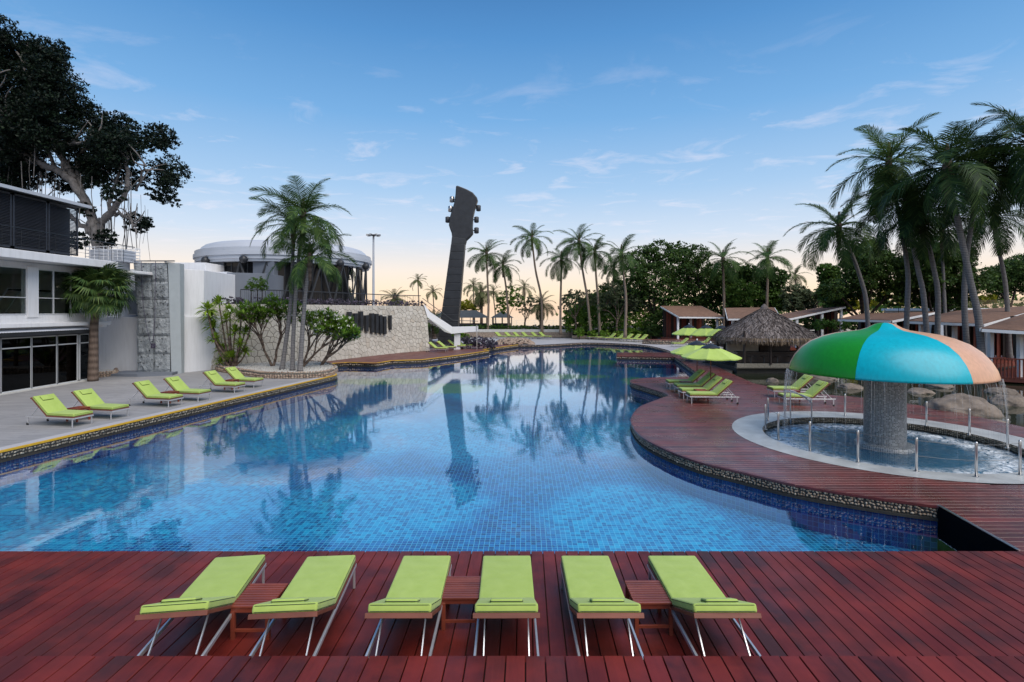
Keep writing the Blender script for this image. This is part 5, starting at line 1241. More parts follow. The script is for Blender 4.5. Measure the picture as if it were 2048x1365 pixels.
# planters
def planter(pts, z, name, lab, peb):
    t = thing(name, lab, 'planter', (pts[0][0],pts[0][1],0)); ox, oy = pts[0]; q = [(x-ox,y-oy) for x,y in pts]
    sheet('gravel_bed', q, z-.02, M['gravel'], kind=None, parent=t)
    cs, ns = [], []
    for r_ in range(max(2,int(z/.10))):
        for p, tt in resample(q+[q[0]], .15):
            cs.append((p.x,p.y,.05+r_*.10+rng.uniform(-.02,.02))); ns.append((tt.y,-tt.x,.2))
            if r_ == 0: cs.append((p.x-tt.y*.08,p.y+tt.x*.08,z)); ns.append((0,0,1))
    ns = [tuple(Vector(n).normalized()) for n in ns]
    inst('rim_stones', pebble_mesh('rim_stones', cs, ns, .17, peb, .5), t, kind='stuff'); wall_strip('bed_wall', q, -.02, z-.01, M['mortar'], True, kind=None, parent=t)
    return t
PL = [W(492,752),W(530,757),W(600,757.5),W(650,754.5),W(667,749.5),(-10.6,31.6),(-12.6,34.2),(-15,34.2),(-18,32.6),W(440,744)]
PLc = catmull(PL, 3, True)
planter(PLc, .30, 'palm_planter', 'stone rimmed gravel planter holding the three coconut palms', M['pebble_pink'])
planter([W(184,757),W(232,752),W(236,745),W(205,741),W(186,746)], .24, 'fan_palm_planter', 'small stone edged bed at the foot of the fan palm', M['pebble_pink'])
gv = MB(); 
cs = []; ns = []
for _ in range(2500):
    x = rng.uniform(-18,-9.5); y = rng.uniform(29.3,34.5)
    if len([c for c in crossings(PLc, y) if c > x]) % 2: cs.append((x,y,.285)); ns.append((0,0,1))
link(bpy.data.objects.new('white_gravel', pebble_mesh('white_gravel', cs, ns, .12, pebble_mat('white_pebble', [(.42,.40,.36),(.6,.58,.54),(.5,.48,.44)]))), None, 'stuff')

# ================================================================== VEGETATION
def frond_mesh(name, L, curl, n, mat, leaf=.55, seed=0, w=.028, droop=.5):
    r = random.Random(seed); N = 12; pts = []; x = z = 0.0; e = 0.0
    for i in range(N+1):
        pts.append((x, 0, z)); e -= curl/N*(.5+1.2*i/N); x += math.cos(e)*L/N; z += math.sin(e)*L/N
    mb = MB(); mb.tube(pts, [.028*(1-i/(N+1))+.004 for i in range(N+1)], 4, False)
    V, Fq = [], []
    for i in range(n):
        f = .12+.88*i/(n-1); k = f*N; j = min(int(k), N-1); q = k-j
        p = Vector(pts[j]).lerp(Vector(pts[j+1]), q); t = (Vector(pts[j+1])-Vector(pts[j])).normalized()
        ln = leaf*(math.sin(math.pi*min(1,(f*.86+.12)))**.6)*r.uniform(.85,1.12)
        for s_ in (-1,1):
            side = Vector((0,s_,0)); up = t.cross(Vector((0,1,0))).normalized(); up = up if up.z > 0 else -up
            d = (side*.9+t*(.45+.5*f)+up*r.uniform(.05,.35)).normalized(); wv = t.cross(d).cross(d).normalized()*w*.5 if 0 else (t-d*t.dot(d)).normalized()*w*r.uniform(.8,1.2)
            m = p+d*ln*.5+Vector((0,0,-droop*ln*.12)); tip = p+d*ln*.88+Vector((0,0,-droop*ln*r.uniform(.4,.75)))
            b = len(mb.v); mb.v += [tuple(p-wv*.5),tuple(p+wv*.5),tuple(m+wv*.55),tuple(m-wv*.55),tuple(tip)]
            mb.f += [(b,b+1,b+2,b+3),(b+3,b+2,b+4)]; mb.m += [0,0]
    return mb.mesh(name, mat, normals=False)
FR = {}
for key, mt_ in (('n','palm'),('d','palm_dark'),('s','palm_pale')):
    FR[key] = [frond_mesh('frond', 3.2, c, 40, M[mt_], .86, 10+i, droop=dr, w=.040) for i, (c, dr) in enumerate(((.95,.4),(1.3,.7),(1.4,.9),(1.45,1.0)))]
nut = MB(); 
bm = bmesh.new(); bmesh.ops.create_icosphere(bm, subdivisions=2, radius=.11); nutm = bpy.data.meshes.new('coconut'); bm.to_mesh(nutm); bm.free(); nutm.materials.append(plain('coconut', (.16,.12,.04), .6))
def palm(lab, pts, r0, r1, size, kind='n', nf=24, seed=0, barkm='bark_palm', group='coconut palms', nuts=0, wind=0.0, low=-35):
    r = random.Random(seed*7+3); base = Vector(pts[0]); t = thing('coconut_palm', lab, 'palm tree', base, group=group)
    c = catmull([tuple(Vector(p)-base) for p in pts], 6); n = len(c); rad = [r0*(1.35-.35*min(1,i/ (n*.12))) + (r1-r0)*i/(n-1) for i in range(n)]
    rad = [q*(1+.05*(i%2)) for i, q in enumerate(rad)]
    MB().tube(c, rad, 10).obj('trunk', M[barkm], t, smooth=True); top = Vector(c[-1])
    MB().lathe([(r1*.9,-.5*size),(r1*1.7,-.1*size),(r1*1.9,.1*size),(r1*.6,.45*size)], 9).obj('crown_shaft', M['bark_brown'], t, loc=tuple(top))
    for i in range(nf):
        f = (i+.5)/nf; az = i*2.39996+r.uniform(-.25,.25); el = 80-(80-low)*f**.9+r.uniform(-8,8)
        m = FR[kind][min(3, int(max(0,(78-el))/32))]; s_ = size/2.72*r.uniform(.88,1.1)*(.82 if el > 60 else 1)
        az += wind*math.sin(az)*.4
        o = inst('frond', m, t, top+Vector((0,0,.08*size)), (0,0,0), s_); o.rotation_euler = (r.uniform(-.25,.25), -R(el), az)
        o.rotation_mode = 'XYZ'; Rm = Matrix.Rotation(az,4,'Z') @ Matrix.Rotation(-R(el),4,'Y') @ Matrix.Rotation(r.uniform(-.4,.4),4,'X'); o.rotation_euler = Rm.to_euler()
    for k in range(nuts): a = r.uniform(0,6.3); inst('coconut', nutm, t, top+Vector((.22*math.cos(a),.22*math.sin(a),-.2-.12*r.random())))
    return t
def pp(seq, Y, z0=0.0):
    out = []
    for i, (u, v) in enumerate(seq):
        y = Y; out.append((X(u,y), y, z0 if i == 0 else Z(v,y)))
    return out
G1 = 'coconut palms in the stone planter'
palm('left coconut palm of the planter trio, leaning with a high crown', pp([(564,731),(571,690),(579,630),(584,560),(587,458)], 29.6, .25), .125, .085, 2.5, 'n', 19, 1, low=-20, group=G1)
palm('middle tall coconut palm of the planter trio', pp([(585,735),(586,690),(590,610),(597,520),(607,436)], 29.2, .25), .12, .085, 2.45, 'n', 19, 2, low=-20, group=G1, wind=.5)
palm('right shorter coconut palm of the planter trio', pp([(600,738),(603,690),(608,620),(613,570),(620,522)], 28.8, .25), .135, .085, 2.2, 'n', 18, 3, low=-20, group=G1)
G2 = 'coconut palms along the beach'
cp = [('coconut palm just right of the guitar neck, leaning a little right',[(975,654),(977,610),(975,560),(973,512)],72,2.95,'n'),
 ('coconut palm second right of the guitar neck with drooping crown',[(1018,652),(1015,610),(1012,575),(1006,535)],74,2.9,'n'),
 ('tallest centre coconut palm with a curved bare trunk',[(1084,654),(1083,600),(1071,540),(1064,480)],70,2.9,'n'),
 ('coconut palm with straight trunk right of the tallest one',[(1121,656),(1121,610),(1122,570),(1123,522)],68,2.9,'n'),
 ('coconut palm leaning left above the centre right shrubs',[(1182,660),(1175,600),(1165,540),(1158,488)],66,2.9,'n'),
 ('dense coconut palm left of the dark tree mass',[(1200,660),(1196,600),(1192,550),(1190,508)],66,2.7,'n'),
 ('broad coconut palm at the left end of the dark tree mass',[(1250,655),(1252,600),(1247,550),(1243,512)],60,2.9,'n'),
 ('slender coconut palm in the gap beside the broad one',[(1206,655),(1212,615),(1225,570),(1228,540)],70,2.2,'n'),
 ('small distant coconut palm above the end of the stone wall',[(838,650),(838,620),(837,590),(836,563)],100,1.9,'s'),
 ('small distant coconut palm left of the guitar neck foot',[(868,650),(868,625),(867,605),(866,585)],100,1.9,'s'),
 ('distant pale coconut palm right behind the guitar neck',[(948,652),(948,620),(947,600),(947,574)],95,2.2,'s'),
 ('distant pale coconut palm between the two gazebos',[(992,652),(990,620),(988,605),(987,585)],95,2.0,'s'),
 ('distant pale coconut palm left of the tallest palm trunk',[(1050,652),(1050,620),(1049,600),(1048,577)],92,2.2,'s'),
 ('coconut palm rising behind the red deck pavilion',[(1447,640),(1448,600),(1447,560),(1446,522)],62,2.9,'n'),
 ('coconut palm with yellow lower fronds behind the thatched bar',[(1532,640),(1534,600),(1535,560),(1535,520)],60,2.9,'n'),
 ('small yellowish coconut palm right of the thatched bar',[(1590,640),(1590,600),(1591,575),(1591,553)],80,2.2,'s')]
for i, (lab, seq, Y, sz, kd) in enumerate(cp):
    palm(lab, pp(seq, Y, .5), .165 if Y < 80 else .12, .11 if Y < 80 else .085, sz, kd, 18 if Y < 80 else 14, 20+i, 'bark_warm', G2)
G3 = 'tall coconut palms on the right'
rp = [('palm with pale crown leaning left above the rising pavilion roof',[(1739,650),(1733,610),(1722,560),(1700,500),(1678,462)],38,2.9,'n',.17,24),
 ('tall palm with the leftmost high crown on the right',[(1809,655),(1815,600),(1815,540),(1800,440),(1778,335)],33,3.3,'n',.17,28),
 ('palm with a strongly curved trunk behind the mushroom apex',[(1858,660),(1848,600),(1836,540),(1822,470),(1812,415)],32,2.9,'d',.17,26),
 ('palm with straight dark crown in the middle of the right clump',[(1872,668),(1876,600),(1868,540),(1855,480),(1845,440)],32,2.9,'d',.17,26),
 ('tallest right palm with thick leaning trunk before the long pavilion',[(1966,716),(1957,640),(1940,560),(1913,430),(1894,345)],28,3.2,'d',.20,30),
 ('dark trunked palm crossing behind the thick leaning one',[(1938,700),(1929,620),(1932,530),(1946,430),(1965,340)],30,3.0,'d',.17,28),
 ('palm whose dark crown leaves the frame at the upper right',[(2110,720),(2100,600),(2080,450),(2062,300)],27,3.3,'d',.19,32),
 ('palm crown low at the right edge behind the dark ones',[(2020,650),(2012,580),(1998,500),(1990,440)],36,2.7,'d',.16,24),
 ('small palm crown seen between trunks over the round shrub',[(1893,640),(1888,580),(1885,520),(1883,470)],44,2.5,'n',.15,22)]
for i, (lab, seq, Y, sz, kd, r_, nf) in enumerate(rp):
    palm(lab, pp(seq, Y, 0), r_*.92, r_*.6, sz*1.06, kd, nf-3, 60+i, 'bark_palm', G3, nuts=5)
# date palms
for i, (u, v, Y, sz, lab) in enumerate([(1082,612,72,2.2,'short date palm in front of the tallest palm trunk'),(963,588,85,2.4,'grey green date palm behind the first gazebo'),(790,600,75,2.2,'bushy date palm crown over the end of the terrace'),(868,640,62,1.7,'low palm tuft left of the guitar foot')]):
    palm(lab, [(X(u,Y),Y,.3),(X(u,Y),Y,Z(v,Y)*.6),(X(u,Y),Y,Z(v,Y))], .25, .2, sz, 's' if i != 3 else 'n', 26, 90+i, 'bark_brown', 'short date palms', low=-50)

def leaf_cloud(clumps, n, size, seed, asp=.5, shell=.62, flat=.85):
    """leaves gathered in small sprays spread through every clump, so that the outline is ragged and light shows through"""
    g = np.random.default_rng(seed); cl = np.array(clumps, dtype=float); m = max(40, n//17); wts = cl[:,3]**2; wts /= wts.sum(); idx = g.choice(len(cl), m, p=wts)
    d = g.normal(size=(m,3)); d /= np.linalg.norm(d,axis=1)[:,None]; rr = shell+(1.18-shell)*g.random(m)**.55
    sc = cl[idx,:3]+d*(cl[idx,3]*rr)[:,None]*np.array([1,1,flat]); sr = cl[idx,3]*g.uniform(.09,.25,m)
    k = g.choice(m, n); e = g.normal(size=(n,3))*np.array([1,1,.55]); c = sc[k]+e*(sr[k]*.6)[:,None]
    a = g.normal(size=(n,3)); a /= np.linalg.norm(a,axis=1)[:,None]; nn = d[k]*.5+np.array([0,0,.7])+g.normal(size=(n,3))*.6; b = np.cross(a,nn); b /= np.linalg.norm(b,axis=1)[:,None]
    s_ = (size*g.uniform(.6,1.3,n))[:,None]; P = np.stack([c-a*s_, c+b*s_*asp, c+a*s_, c-b*s_*asp], 1).reshape(-1,3)
    return P, np.arange(4*n).reshape(-1,4)
def limb_tree(name, lab, cat, base, clumps, n, size, mat, barkm='bark_dark', seed=0, group=None, r0=.3, trunk_to=None, asp=.5, shell=.5, ntr=1):
    base = Vector(base); t = thing(name, lab, cat, base, group=group); r = random.Random(seed)
    cl = [(c[0]-base.x,c[1]-base.y,c[2]-base.z,c[3]) for c in clumps]
    fork = Vector(trunk_to)-base if trunk_to else Vector((0,0,min(c[2]-c[3]*.7 for c in cl)*.75))
    mb = MB()
    for k in range(ntr):
        o = Vector((r.uniform(-.4,.4),r.uniform(-.3,.3),0))*(ntr > 1); mb.tube(catmull([tuple(o),tuple(o*.6+fork*.5+Vector((r.uniform(-.2,.2),0,0))),tuple(fork+o*.5)],4), [r0*1.25]*2+[r0*.9]*7, 8)
    for c in cl:
        e = Vector(c[:3]); m = fork.lerp(e,.5)+Vector((r.uniform(-.4,.4),r.uniform(-.4,.4),r.uniform(-.3,.5))); pts = catmull([tuple(fork*.9),tuple(m),tuple(e)],4); L = len(pts)
        mb.tube(pts, [r0*.5*(1-.8*i/L) for i in range(L)], 5, False)
        for q in range(3): e2 = e+Vector((r.uniform(-1,1),r.uniform(-1,1),r.uniform(-.5,1)))*c[3]*.8; mb.tube([tuple(m.lerp(e,.6)),tuple(e2)], [r0*.14,r0*.04], 4, False)
    mb.obj('trunk', M[barkm], t, smooth=True)
    V, Fq = leaf_cloud(cl, n, size, seed, asp, shell); link(bpy.data.objects.new('crown', mesh_np('crown', V, Fq, M[mat])), t)
    return t
def clump_px(lst, Y, dy=1.5, seed=0):
    r = random.Random(seed); return [(X(u,Y), Y+r.uniform(-dy,dy), Z(v,Y), q*Y/F) for u, v, q in lst]

# banyan behind the left building
bc = clump_px([(20,90,42),(70,110,40),(110,130,30),(30,160,60),(95,185,55),(135,170,28),(150,225,30),(15,240,60),(80,260,50),(140,280,45),(190,265,38),(240,258,32),(290,262,30),(310,285,22),(215,300,36),(265,310,40),(180,330,34),
 (305,330,34),(335,362,20),(300,378,24),(245,350,26),(272,400,18),(250,440,22),(285,445,12),(235,480,18),(205,490,18),(320,395,12),(-40,100,60),(-60,220,70),(-50,320,60),(20,330,42),(90,345,32),(55,300,40),(130,330,28),(180,420,16),(60,75,26),(18,75,20),(150,190,24),(-20,380,50),(240,295,28),(120,215,36),(200,360,24),(160,300,30)], 38, 2.4, 3)
bt = thing('banyan_tree', 'huge dark banyan with pale twisting limbs behind the left building', 'tree', (X(205,38),38,0)); bO = Vector((X(205,38),38,0))
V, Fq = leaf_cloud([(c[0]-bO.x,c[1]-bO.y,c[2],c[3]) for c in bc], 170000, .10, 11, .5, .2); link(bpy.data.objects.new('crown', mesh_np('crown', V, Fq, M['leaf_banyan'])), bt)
tb = MB(); rb_ = random.Random(4)
def limb(seq, r0, r1, dy=0.0):
    pts = [(X(u,38)-bO.x, dy*(i/(len(seq)-1)), Z(v,38)) for i, (u, v) in enumerate(seq)]; c = catmull(pts, 5); n = len(c); c = [tuple(Vector(p)+Vector((rb_.uniform(-.12,.12),0,rb_.uniform(-.12,.12)))) for p in c]; r0 *= .62; r1 *= .7; tb.tube(c, [r0+(r1-r0)*i/(n-1) for i in range(n)], 7)
    for q in range(5):
        p = Vector(rb_.choice(c[n//3:])); e = p+Vector((rb_.uniform(-1.6,1.6),rb_.uniform(-1,1),rb_.uniform(-.3,1.8))); m = p.lerp(e,.5)+Vector((rb_.uniform(-.3,.3),0,rb_.uniform(-.3,.3))); tb.tube(catmull([tuple(p),tuple(m),tuple(e)],4), [.07-.006*w for w in range(9)], 5, False)
for sq, a, b, d in [([(205,760),(203,600),(196,480),(185,440)],.75,.6,0),([(196,500),(215,440),(250,410),(272,380),(278,340),(283,320)],.45,.12,-1.5),([(190,470),(170,400),(130,350),(90,330),(40,310),(-20,300)],.55,.2,-.6),
 ([(185,445),(160,380),(150,330),(165,280),(200,250)],.4,.1,.5),([(150,360),(120,300),(110,250),(90,190),(60,120)],.38,.1,-1),([(90,335),(60,290),(20,250),(-20,200)],.3,.1,-1.5),([(200,440),(240,430),(270,440),(290,470)],.3,.06,-1),
 ([(130,350),(140,300),(180,300),(230,290)],.25,.07,-2),([(272,382),(300,350),(320,340)],.16,.04,-1.5),([(60,330),(50,280),(35,230),(40,170)],.22,.06,-2),([(190,480),(150,440),(110,420),(60,400)],.35,.1,.5),([(215,440),(225,380),(240,330),(235,280)],.25,.06,0),
 ([(20,320),(30,260),(10,200)],.2,.05,-2),([(110,340),(80,250),(50,240),(10,230)],.2,.06,-2.2)]: limb(sq, a, b, d)
tb.obj('limbs', M['bark_limb'], bt, smooth=True)
ar = MB()
for k in range(60):
    u = rb_.choice([rb_.uniform(0,150), rb_.uniform(180,290)]); v0 = 300+rb_.uniform(-20,60)+(70 if u > 180 else 0); v1 = v0+rb_.uniform(40,130); y = rb_.uniform(-2,1.5); x = X(u,38)-bO.x
    ar.tube([(x,y,Z(v0,38)),(x+rb_.uniform(-.1,.1),y,Z((v0+v1)/2,38)),(x+rb_.uniform(-.2,.2),y,Z(v1,38))], rb_.uniform(.008,.03), 4, False)
ar.obj('aerial_roots', M['bark_limb'], bt, 'stuff')

# fan palm at the building
fp = thing('fan_palm', 'fan palm with a broad round crown before the glazed building corner', 'palm tree', (X(186,26.9),26.9,0))
tp = [(0,0,0),(.03,0,1.5),(.08,0,3.1),(.30,0,4.5)]; c = catmull(tp,6); MB().tube(c, [.24-.1*i/len(c) for i in range(len(c))], 10).obj('trunk', M['bark_brown'], fp, smooth=True)
def fan_mesh(seed):
    r = random.Random(seed); mb = MB(); mb.tube([(0,0,0),(.45,0,.05),(.85,0,0)], [.018,.014,.01], 4, False); n = 34
    for i in range(n):
        a = R(-135+270*i/(n-1)); L = .78*(1-.22*abs(a)/2.4)*r.uniform(.9,1.05); d = Vector((math.cos(a),math.sin(a),0)); s_ = Vector((-d.y,d.x,0))*.034; p = Vector((.85,0,0)); m = p+d*L*.55+Vector((0,0,.02*(i%2))); tip = p+d*L*.92+Vector((0,0,-L*r.uniform(.25,.5))); b = len(mb.v)
        mb.v += [tuple(p),tuple(m-s_),tuple(m+s_),tuple(tip)]; mb.f += [(b,b+1,b+2),(b+1,b+3,b+2)]; mb.m += [0,0]
    return mb.mesh('fan_leaf', M['fan'], normals=False)
FM = [fan_mesh(i) for i in range(3)]
for i in range(46):
    f = (i+.5)/46; az = i*2.39996; el = 65-115*f; Rm = Matrix.Rotation(az,4,'Z')@Matrix.Rotation(-R(el),4,'Y')@Matrix.Rotation(rng.uniform(-.4,.4),4,'X'); o = inst('fan_leaf', FM[i%3], fp, (.30,0,4.6), (0,0,0), rng.uniform(1.0,1.25)); o.rotation_euler = Rm.to_euler()

# spiky dracaena-like plant at the left of the wall
def rosette(n, L, w, mat, seed, spread=1.0):
    r = random.Random(seed); mb = MB()
    for i in range(n):
        az = r.uniform(0,6.28); el = R(85-100*((i+.5)/n)*spread+r.uniform(-10,10)); d = Vector((math.cos(az)*math.cos(el),math.sin(az)*math.cos(el),math.sin(el))); l = L*r.uniform(.7,1.1); s_ = d.cross(Vector((0,0,1))).normalized()*w
        m = d*l*.55; tip = d*l*.95+Vector((0,0,-l*.22)); b = len(mb.v); mb.v += [(0,0,0),tuple(m-s_),tuple(m+s_),tuple(tip)]; mb.f += [(b,b+1,b+2),(b+1,b+3,b+2)]; mb.m += [0,0]
    return mb.mesh('leaf_rosette', M[mat], normals=False)
RS = [rosette(90,.46,.026,'lily',i) for i in range(2)]
sp_ = thing('dracaena_bush', 'many stemmed dracaena with bright spiky rosettes left of the palms', 'plant', (X(465,31.2),31.2,.25)); stm = MB(); o0 = Vector((X(465,31.2),31.2,.25))
for i, (u, v) in enumerate([(415,620),(438,608),(452,640),(425,655),(460,622),(428,680),(445,700),(480,690),(490,665),(462,715),(505,640),(470,665),(482,640),(440,725),(492,705),(420,635)]):
    y = 31.2+rng.uniform(-.7,.6); p = Vector((X(u,y),y,Z(v,y)))-o0; stm.tube(catmull([(rng.uniform(-.3,.3),rng.uniform(-.2,.2),0),(p.x*.6+rng.uniform(-.1,.1),p.y*.7,p.z*.45),tuple(p)],4), [.07,.065,.06,.055,.05,.045,.04,.04,.035], 6)
    inst('leaf_rosette', RS[i%2], sp_, tuple(p), (rng.uniform(-.3,.3),rng.uniform(-.3,.3),i), 1.5*rng.uniform(.8,1.15))
stm.obj('stems', M['bark_brown'], sp_, smooth=True)

# frangipanis
def frangipani(lab, base, height, spread, seed, flowers=60, mat='leaf_fresh', depth=5, bend=0.0):
    r = random.Random(seed); base = Vector(base); t = thing('frangipani', lab, 'tree', base, group='frangipani trees before the stone wall'); mb = MB(); tips = []
    def grow(p, d, l, rad, dep):
        q = p+d*l; mb.tube([tuple(p),tuple(p.lerp(q,.5)+Vector((r.uniform(-.04,.04),r.uniform(-.04,.04),0))),tuple(q)], [rad,rad*.85,rad*.72], 6, False)
        if dep <= 2: tips.append(q)
        if dep == 0: return
        for _ in range(3 if dep > 2 else 2):
            nd = (d+Vector((r.uniform(-1,1)*spread+bend*.35,r.uniform(-1,1)*spread*.8,r.uniform(-.15,.45)))).normalized()
            if nd.z < .05: nd.z = .12
            grow(q, nd, l*r.uniform(.68,.88), rad*.66, dep-1)
    for _ in range(2): grow(Vector((r.uniform(-.1,.1),0,0)), Vector((r.uniform(-.5,.5)+bend,r.uniform(-.3,.3),1)).normalized(), height*.30, .085, depth)
    mb.obj('branches', M['bark_brown'], t, smooth=True)
    V, Fq = [], []
    for p in tips:
        for _ in range(9):
            az = r.uniform(0,6.28); el = r.uniform(-.3,1.1); d = Vector((math.cos(az)*math.cos(el),math.sin(az)*math.cos(el),math.sin(el))); l = r.uniform(.2,.4); s_ = d.cross(Vector((0,0,1))).normalized()*.045; b = len(V); V += [tuple(p),tuple(p+d*l*.55+s_),tuple(p+d*l),tuple(p+d*l*.55-s_)]; Fq.append((b,b+1,b+2,b+3))
    link(bpy.data.objects.new('foliage', mesh_np('foliage', V, Fq, M[mat])), t)
    V, Fq = [], []
    for p in r.sample(tips, min(len(tips), flowers)):
        c = p+Vector((r.uniform(-.1,.1),-.08,r.uniform(.05,.25)))
        for k in range(7):
            a = k*.9; q = c+Vector((r.uniform(-.08,.08),r.uniform(-.08,.08),r.uniform(-.06,.06))); s_ = .05; b = len(V); nx = Vector((math.cos(a),0,math.sin(a)))*s_; ny = Vector((-math.sin(a)*.7,.5,math.cos(a)*.7))*s_; V += [tuple(q-nx),tuple(q-ny),tuple(q+nx),tuple(q+ny)]; Fq.append((b,b+1,b+2,b+3))
    if V: link(bpy.data.objects.new('blossoms', mesh_np('blossoms', V, Fq, M['flower'])), t, 'stuff')
    return t
frangipani('sparse frangipani with forked bare trunk left of the palm trunks', (X(546,31.4),31.4,.28), 3.5, .55, 5, 25, 'leaf_fresh', bend=-.12)
frangipani('wide frangipani with white blossoms spreading right of the palm trunks', (X(606,30.8),30.8,.28), 3.3, .65, 8, 90, 'leaf_fresh', bend=.55)
frangipani('leafy frangipani between the palm trunks with white blossoms', (X(640,31.8),31.8,.1), 3.0, .7, 12, 60, 'leaf_fresh', bend=.35)

def bush(name, lab, cat, clumps, n, size, mat, seed, group=None, Yz=None, asp=.5):
    x = sum(c[0] for c in clumps)/len(clumps); y = sum(c[1] for c in clumps)/len(clumps); z = min(c[2]-c[3] for c in clumps) if Yz is None else Yz; t = thing(name, lab, cat, (x,y,z), group=group); mb = MB()
    for c in clumps: mb.tube([(c[0]-x,c[1]-y,0),(c[0]-x,c[1]-y,max(.1,c[2]-z))], [.05,.02], 5)
    mb.obj('stems', M['bark_dark'], t); V, Fq = leaf_cloud([(c[0]-x,c[1]-y,c[2]-z,c[3]) for c in clumps], n, size, seed, asp, .3, .8); link(bpy.data.objects.new('foliage', mesh_np('foliage', V, Fq, M[mat])), t); return t
# terrace edge planting
cl = []
for i in range(46): p = wall_pt(SL*(.02+.97*i/45), HW, -.35); cl.append((p[0],p[1],HW+.18,.33))
bush('terrace_hedge', 'long low strip of purple flowering plants along the stone wall top', 'hedge', cl, 9000, .07, 'purple', 5)
bush('round_shrub', 'small round clipped tree on the terrace before the grey cube', 'shrub', clump_px([(512,568,16),(500,572,11),(525,574,11)], 35.0, .3), 2600, .05, 'leaf_mid', 6, Yz=HW)
bush('purple_bush', 'low mounded purple grey bush beside the guitar foot', 'bush', clump_px([(922,686,12),(940,685,13),(958,684,13),(975,685,12),(985,688,9),(905,688,9)], 50, .6), 5000, .09, 'purple', 7)
bush('green_bush', 'small green bush behind the purple one at the guitar foot', 'bush', clump_px([(918,672,11),(930,675,9)], 52, .5), 1800, .1, 'leaf_fresh', 8)
cl = []
for i in range(30): cl.append((X(930+i*8,72.2),72.2,1.25,.48))
bush('clipped_hedge', 'long dark green hedge behind the low stone wall', 'hedge', cl, 9000, .1, 'leaf_mid', 9)
bush('yellow_shrub', 'bright yellow green tree top behind the first gazebo', 'shrub', clump_px([(925,610,14),(940,612,14),(950,616,10),(905,615,10)], 88, 1), 2500, .18, 'leaf_yellow', 10, Yz=.9)
limb_tree('shrub_tree', 'thin greenish tree between the two gazebos', 'tree', (X(1018,76),76,.9), clump_px([(1012,600,18),(1025,585,14),(1005,615,12),(1035,605,14)], 76, 1), 2200, .16, 'leaf_fresh', 'bark_brown', 21, 'small trees by the beach', .12)
limb_tree('shrub_tree', 'twiggy pinkish tree just left of the tallest palm', 'tree', (X(1052,75),75,.9), clump_px([(1045,600,15),(1058,612,13),(1065,600,11),(1045,622,10)], 75, 1), 1300, .13, 'leaf_grey', 'bark_brown', 22, 'small trees by the beach', .12)
limb_tree('shrub_tree', 'pale leaved tree left of the centre right shrubs', 'tree', (X(1150,69),69,.5), clump_px([(1140,600,16),(1155,590,17),(1170,600,18),(1130,615,12),(1185,590,14)], 69, 1), 2600, .14, 'leaf_grey', 'bark_brown', 23, 'small trees by the beach', .13)
limb_tree('shrub_tree', 'airy grey green tree over the seven far loungers', 'tree', (X(1235,66),66,.5), clump_px([(1215,600,20),(1240,595,24),(1262,605,20),(1225,580,16),(1275,590,16),(1205,620,14)], 66, 1.2), 4200, .13, 'leaf_grey', 'bark_brown', 24, 'small trees by the beach', .15)
# shrubbery right of centre
sh = [('fresh green bush at the left end of the shrubbery',[(1150,640,20),(1165,630,22),(1140,655,14),(1160,655,16)],70,3600,'leaf_fresh'),('mid green bush behind the leftmost of the seven far loungers',[(1185,640,22),(1200,625,20),(1195,655,18)],68,3600,'leaf_mid'),
 ('dark bush behind the middle of the seven far loungers',[(1225,645,24),(1245,630,24),(1240,660,16)],67,4000,'leaf_mid'),('fresh green bush behind the right of the seven far loungers',[(1270,650,22),(1290,635,20),(1285,660,16),(1262,665,12)],66,3800,'leaf_fresh'),
 ('dark bush left of the red deck pavilion',[(1310,650,20),(1325,632,18),(1315,665,14)],64,3400,'leaf_dark'),('low bright ground bush along the edge behind the loungers',[(1160,666,10),(1185,668,9),(1210,668,10),(1235,670,9),(1260,672,9),(1290,674,9)],65.5,3400,'leaf_fresh')]
for i, (lab, c, Y, n, m) in enumerate(sh): bush('shrub', lab, 'shrub', clump_px(c, Y, 1), int(n*1.4), .12, m, 30+i, 'shrubbery behind the far loungers', Yz=0)
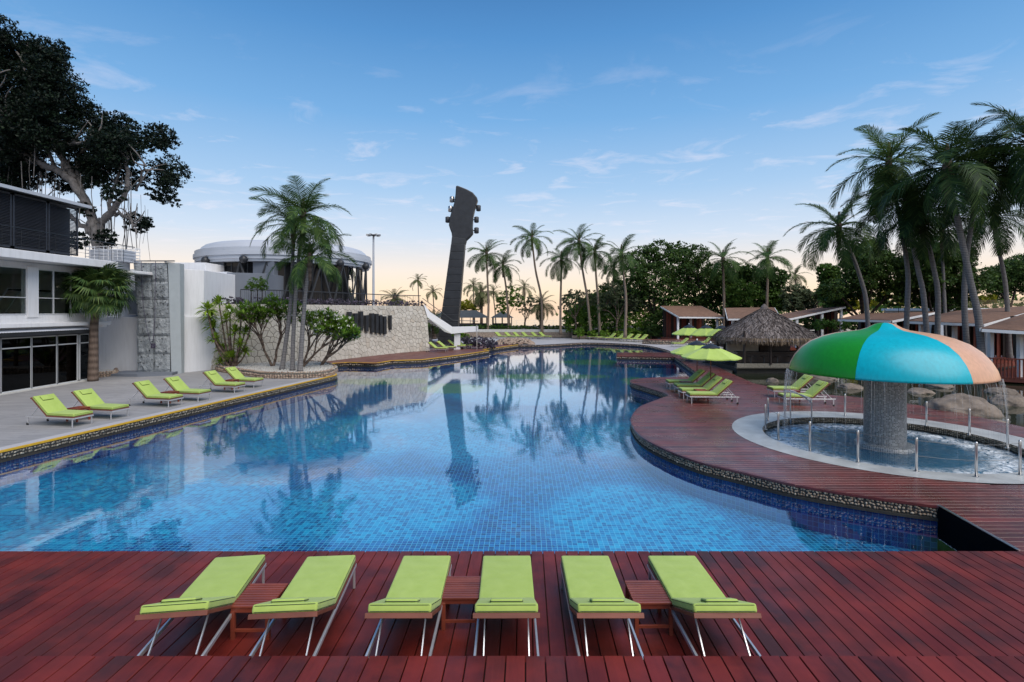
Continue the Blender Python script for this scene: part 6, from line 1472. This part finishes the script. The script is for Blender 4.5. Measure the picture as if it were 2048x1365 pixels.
# big dark trees
bt_ = [('dark broad tree left of the pavilion palm, behind the shrubbery',[(1290,520,32),(1320,505,28),(1345,530,34),(1300,560,36),(1270,545,24),(1340,580,30),(1300,605,30),(1345,620,26),(1275,580,26)],66,9000,'leaf_dark'),
 ('dark spreading tree behind the red deck pavilion',[(1380,515,26),(1400,545,34),(1365,560,30),(1430,560,30),(1390,590,30),(1355,500,18),(1420,610,26),(1450,590,24)],68,9000,'leaf_dark'),
 ('green tree between the two pavilion palms',[(1480,545,24),(1500,570,32),(1470,590,28),(1520,600,26),(1455,565,22),(1480,620,24)],66,8000,'leaf_mid'),
 ('mid green tree filling the gap under the broad coconut palm',[(1215,590,22),(1245,575,20),(1265,600,24),(1235,620,22),(1205,620,16)],72,6500,'leaf_mid'),
 ('mid green low tree left of the dark tree mass',[(1160,625,20),(1185,610,22),(1140,635,15),(1200,630,16)],74,4500,'leaf_mid'),
 ('dark leafy tree directly above the thatched roof',[(1550,560,26),(1535,585,26),(1565,600,22),(1510,545,18)],64,6500,'leaf_dark'),
 ('thin grey green tree right of the thatched bar',[(1600,590,22),(1625,600,22),(1585,610,16),(1640,585,16)],60,3600,'leaf_grey'),
 ('small leaved tree under the pale leaning palm',[(1655,560,20),(1640,545,16),(1670,585,22),(1650,610,14)],56,4200,'leaf_mid'),
 ('dense dark round tree with many stems above the mid pavilion',[(1720,530,40),(1755,505,36),(1780,550,36),(1735,570,34),(1700,560,26),(1770,590,24),(1705,600,26),(1650,580,22)],48,13000,'leaf_dark'),
 ('dense dark tree behind the group of palm trunks',[(1850,530,40),(1890,520,36),(1905,560,34),(1860,575,38),(1830,560,28),(1895,600,30),(1875,495,26)],47,13000,'leaf_dark'),
 ('distant broad dark tree at the right edge',[(2000,555,26),(2025,540,26),(2045,560,30),(1975,570,18),(2060,535,30),(2015,580,20)],75,9000,'leaf_dark')]
for i, (lab, c, Y, n, m) in enumerate(bt_):
    n = int(n*2.4)
    cc = clump_px(c, Y, 2, i); cx = sum(q[0] for q in cc)/len(cc); limb_tree('broadleaf_tree', lab, 'tree', (cx,Y,0), cc, n, .15 if Y > 50 else .12, m, 'bark_dark', 40+i, 'broadleaf trees behind the pavilions', .28, ntr=3 if Y == 48 else 1, asp=.55, shell=.35)
bush('yellow_shrub', 'yellow green foliage behind the dark many stemmed tree', 'shrub', clump_px([(1720,600,20),(1745,605,18),(1700,612,16),(1785,600,18),(1810,598,16),(1765,585,14)], 62, 2), 4200, .16, 'leaf_yellow', 51, Yz=0)
bush('yellow_shrub', 'yellow green foliage behind the glass balustrade at the right edge', 'shrub', clump_px([(1985,598,12),(1965,600,9),(1950,600,8)], 74, 1), 1500, .18, 'leaf_yellow', 52, Yz=0)
bush('pond_shrub', 'low mixed shrubs between the thatched bar and the mushroom', 'shrub', clump_px([(1650,648,12),(1670,650,12),(1690,652,10),(1630,655,8)], 38, .8), 3600, .07, 'leaf_mid', 53, Yz=0)
for lab, c, m in [('dark bush filling the ground behind the red deck pavilion',[(1420,650,20),(1440,640,18),(1395,655,16)],'leaf_mid'),('dark bush behind the rising roofed pavilion',[(1590,648,18),(1620,645,20),(1650,640,18)],'leaf_dark'),('dark bush behind the pavilion among the leaning palms',[(1690,650,14),(1720,648,14),(1760,645,16)],'leaf_dark')]:
    bush('shrub', lab, 'shrub', clump_px(c, 67 if m == 'leaf_mid' else 58, 1), 4500, .13, m, 70, 'bushes behind the pavilions', Yz=0)
# distant tree line filling the gaps near the horizon
far = []
for i in range(60):
    u = 1130+i*16; far.append((X(u,120), 120+rng.uniform(-6,6), Z(615+rng.uniform(-12,8),120), rng.uniform(2,3.4)))
for i in range(16): far.append((X(-250+i*40,80), 80, 6+rng.uniform(-2,2), 3.5))
V, Fq = leaf_cloud(far, 26000, .34, 77, .5, .2); o = bpy.data.objects.new('far_woodland', mesh_np('far_woodland', V, Fq, M['leaf_mid'])); link(o, None, 'stuff')
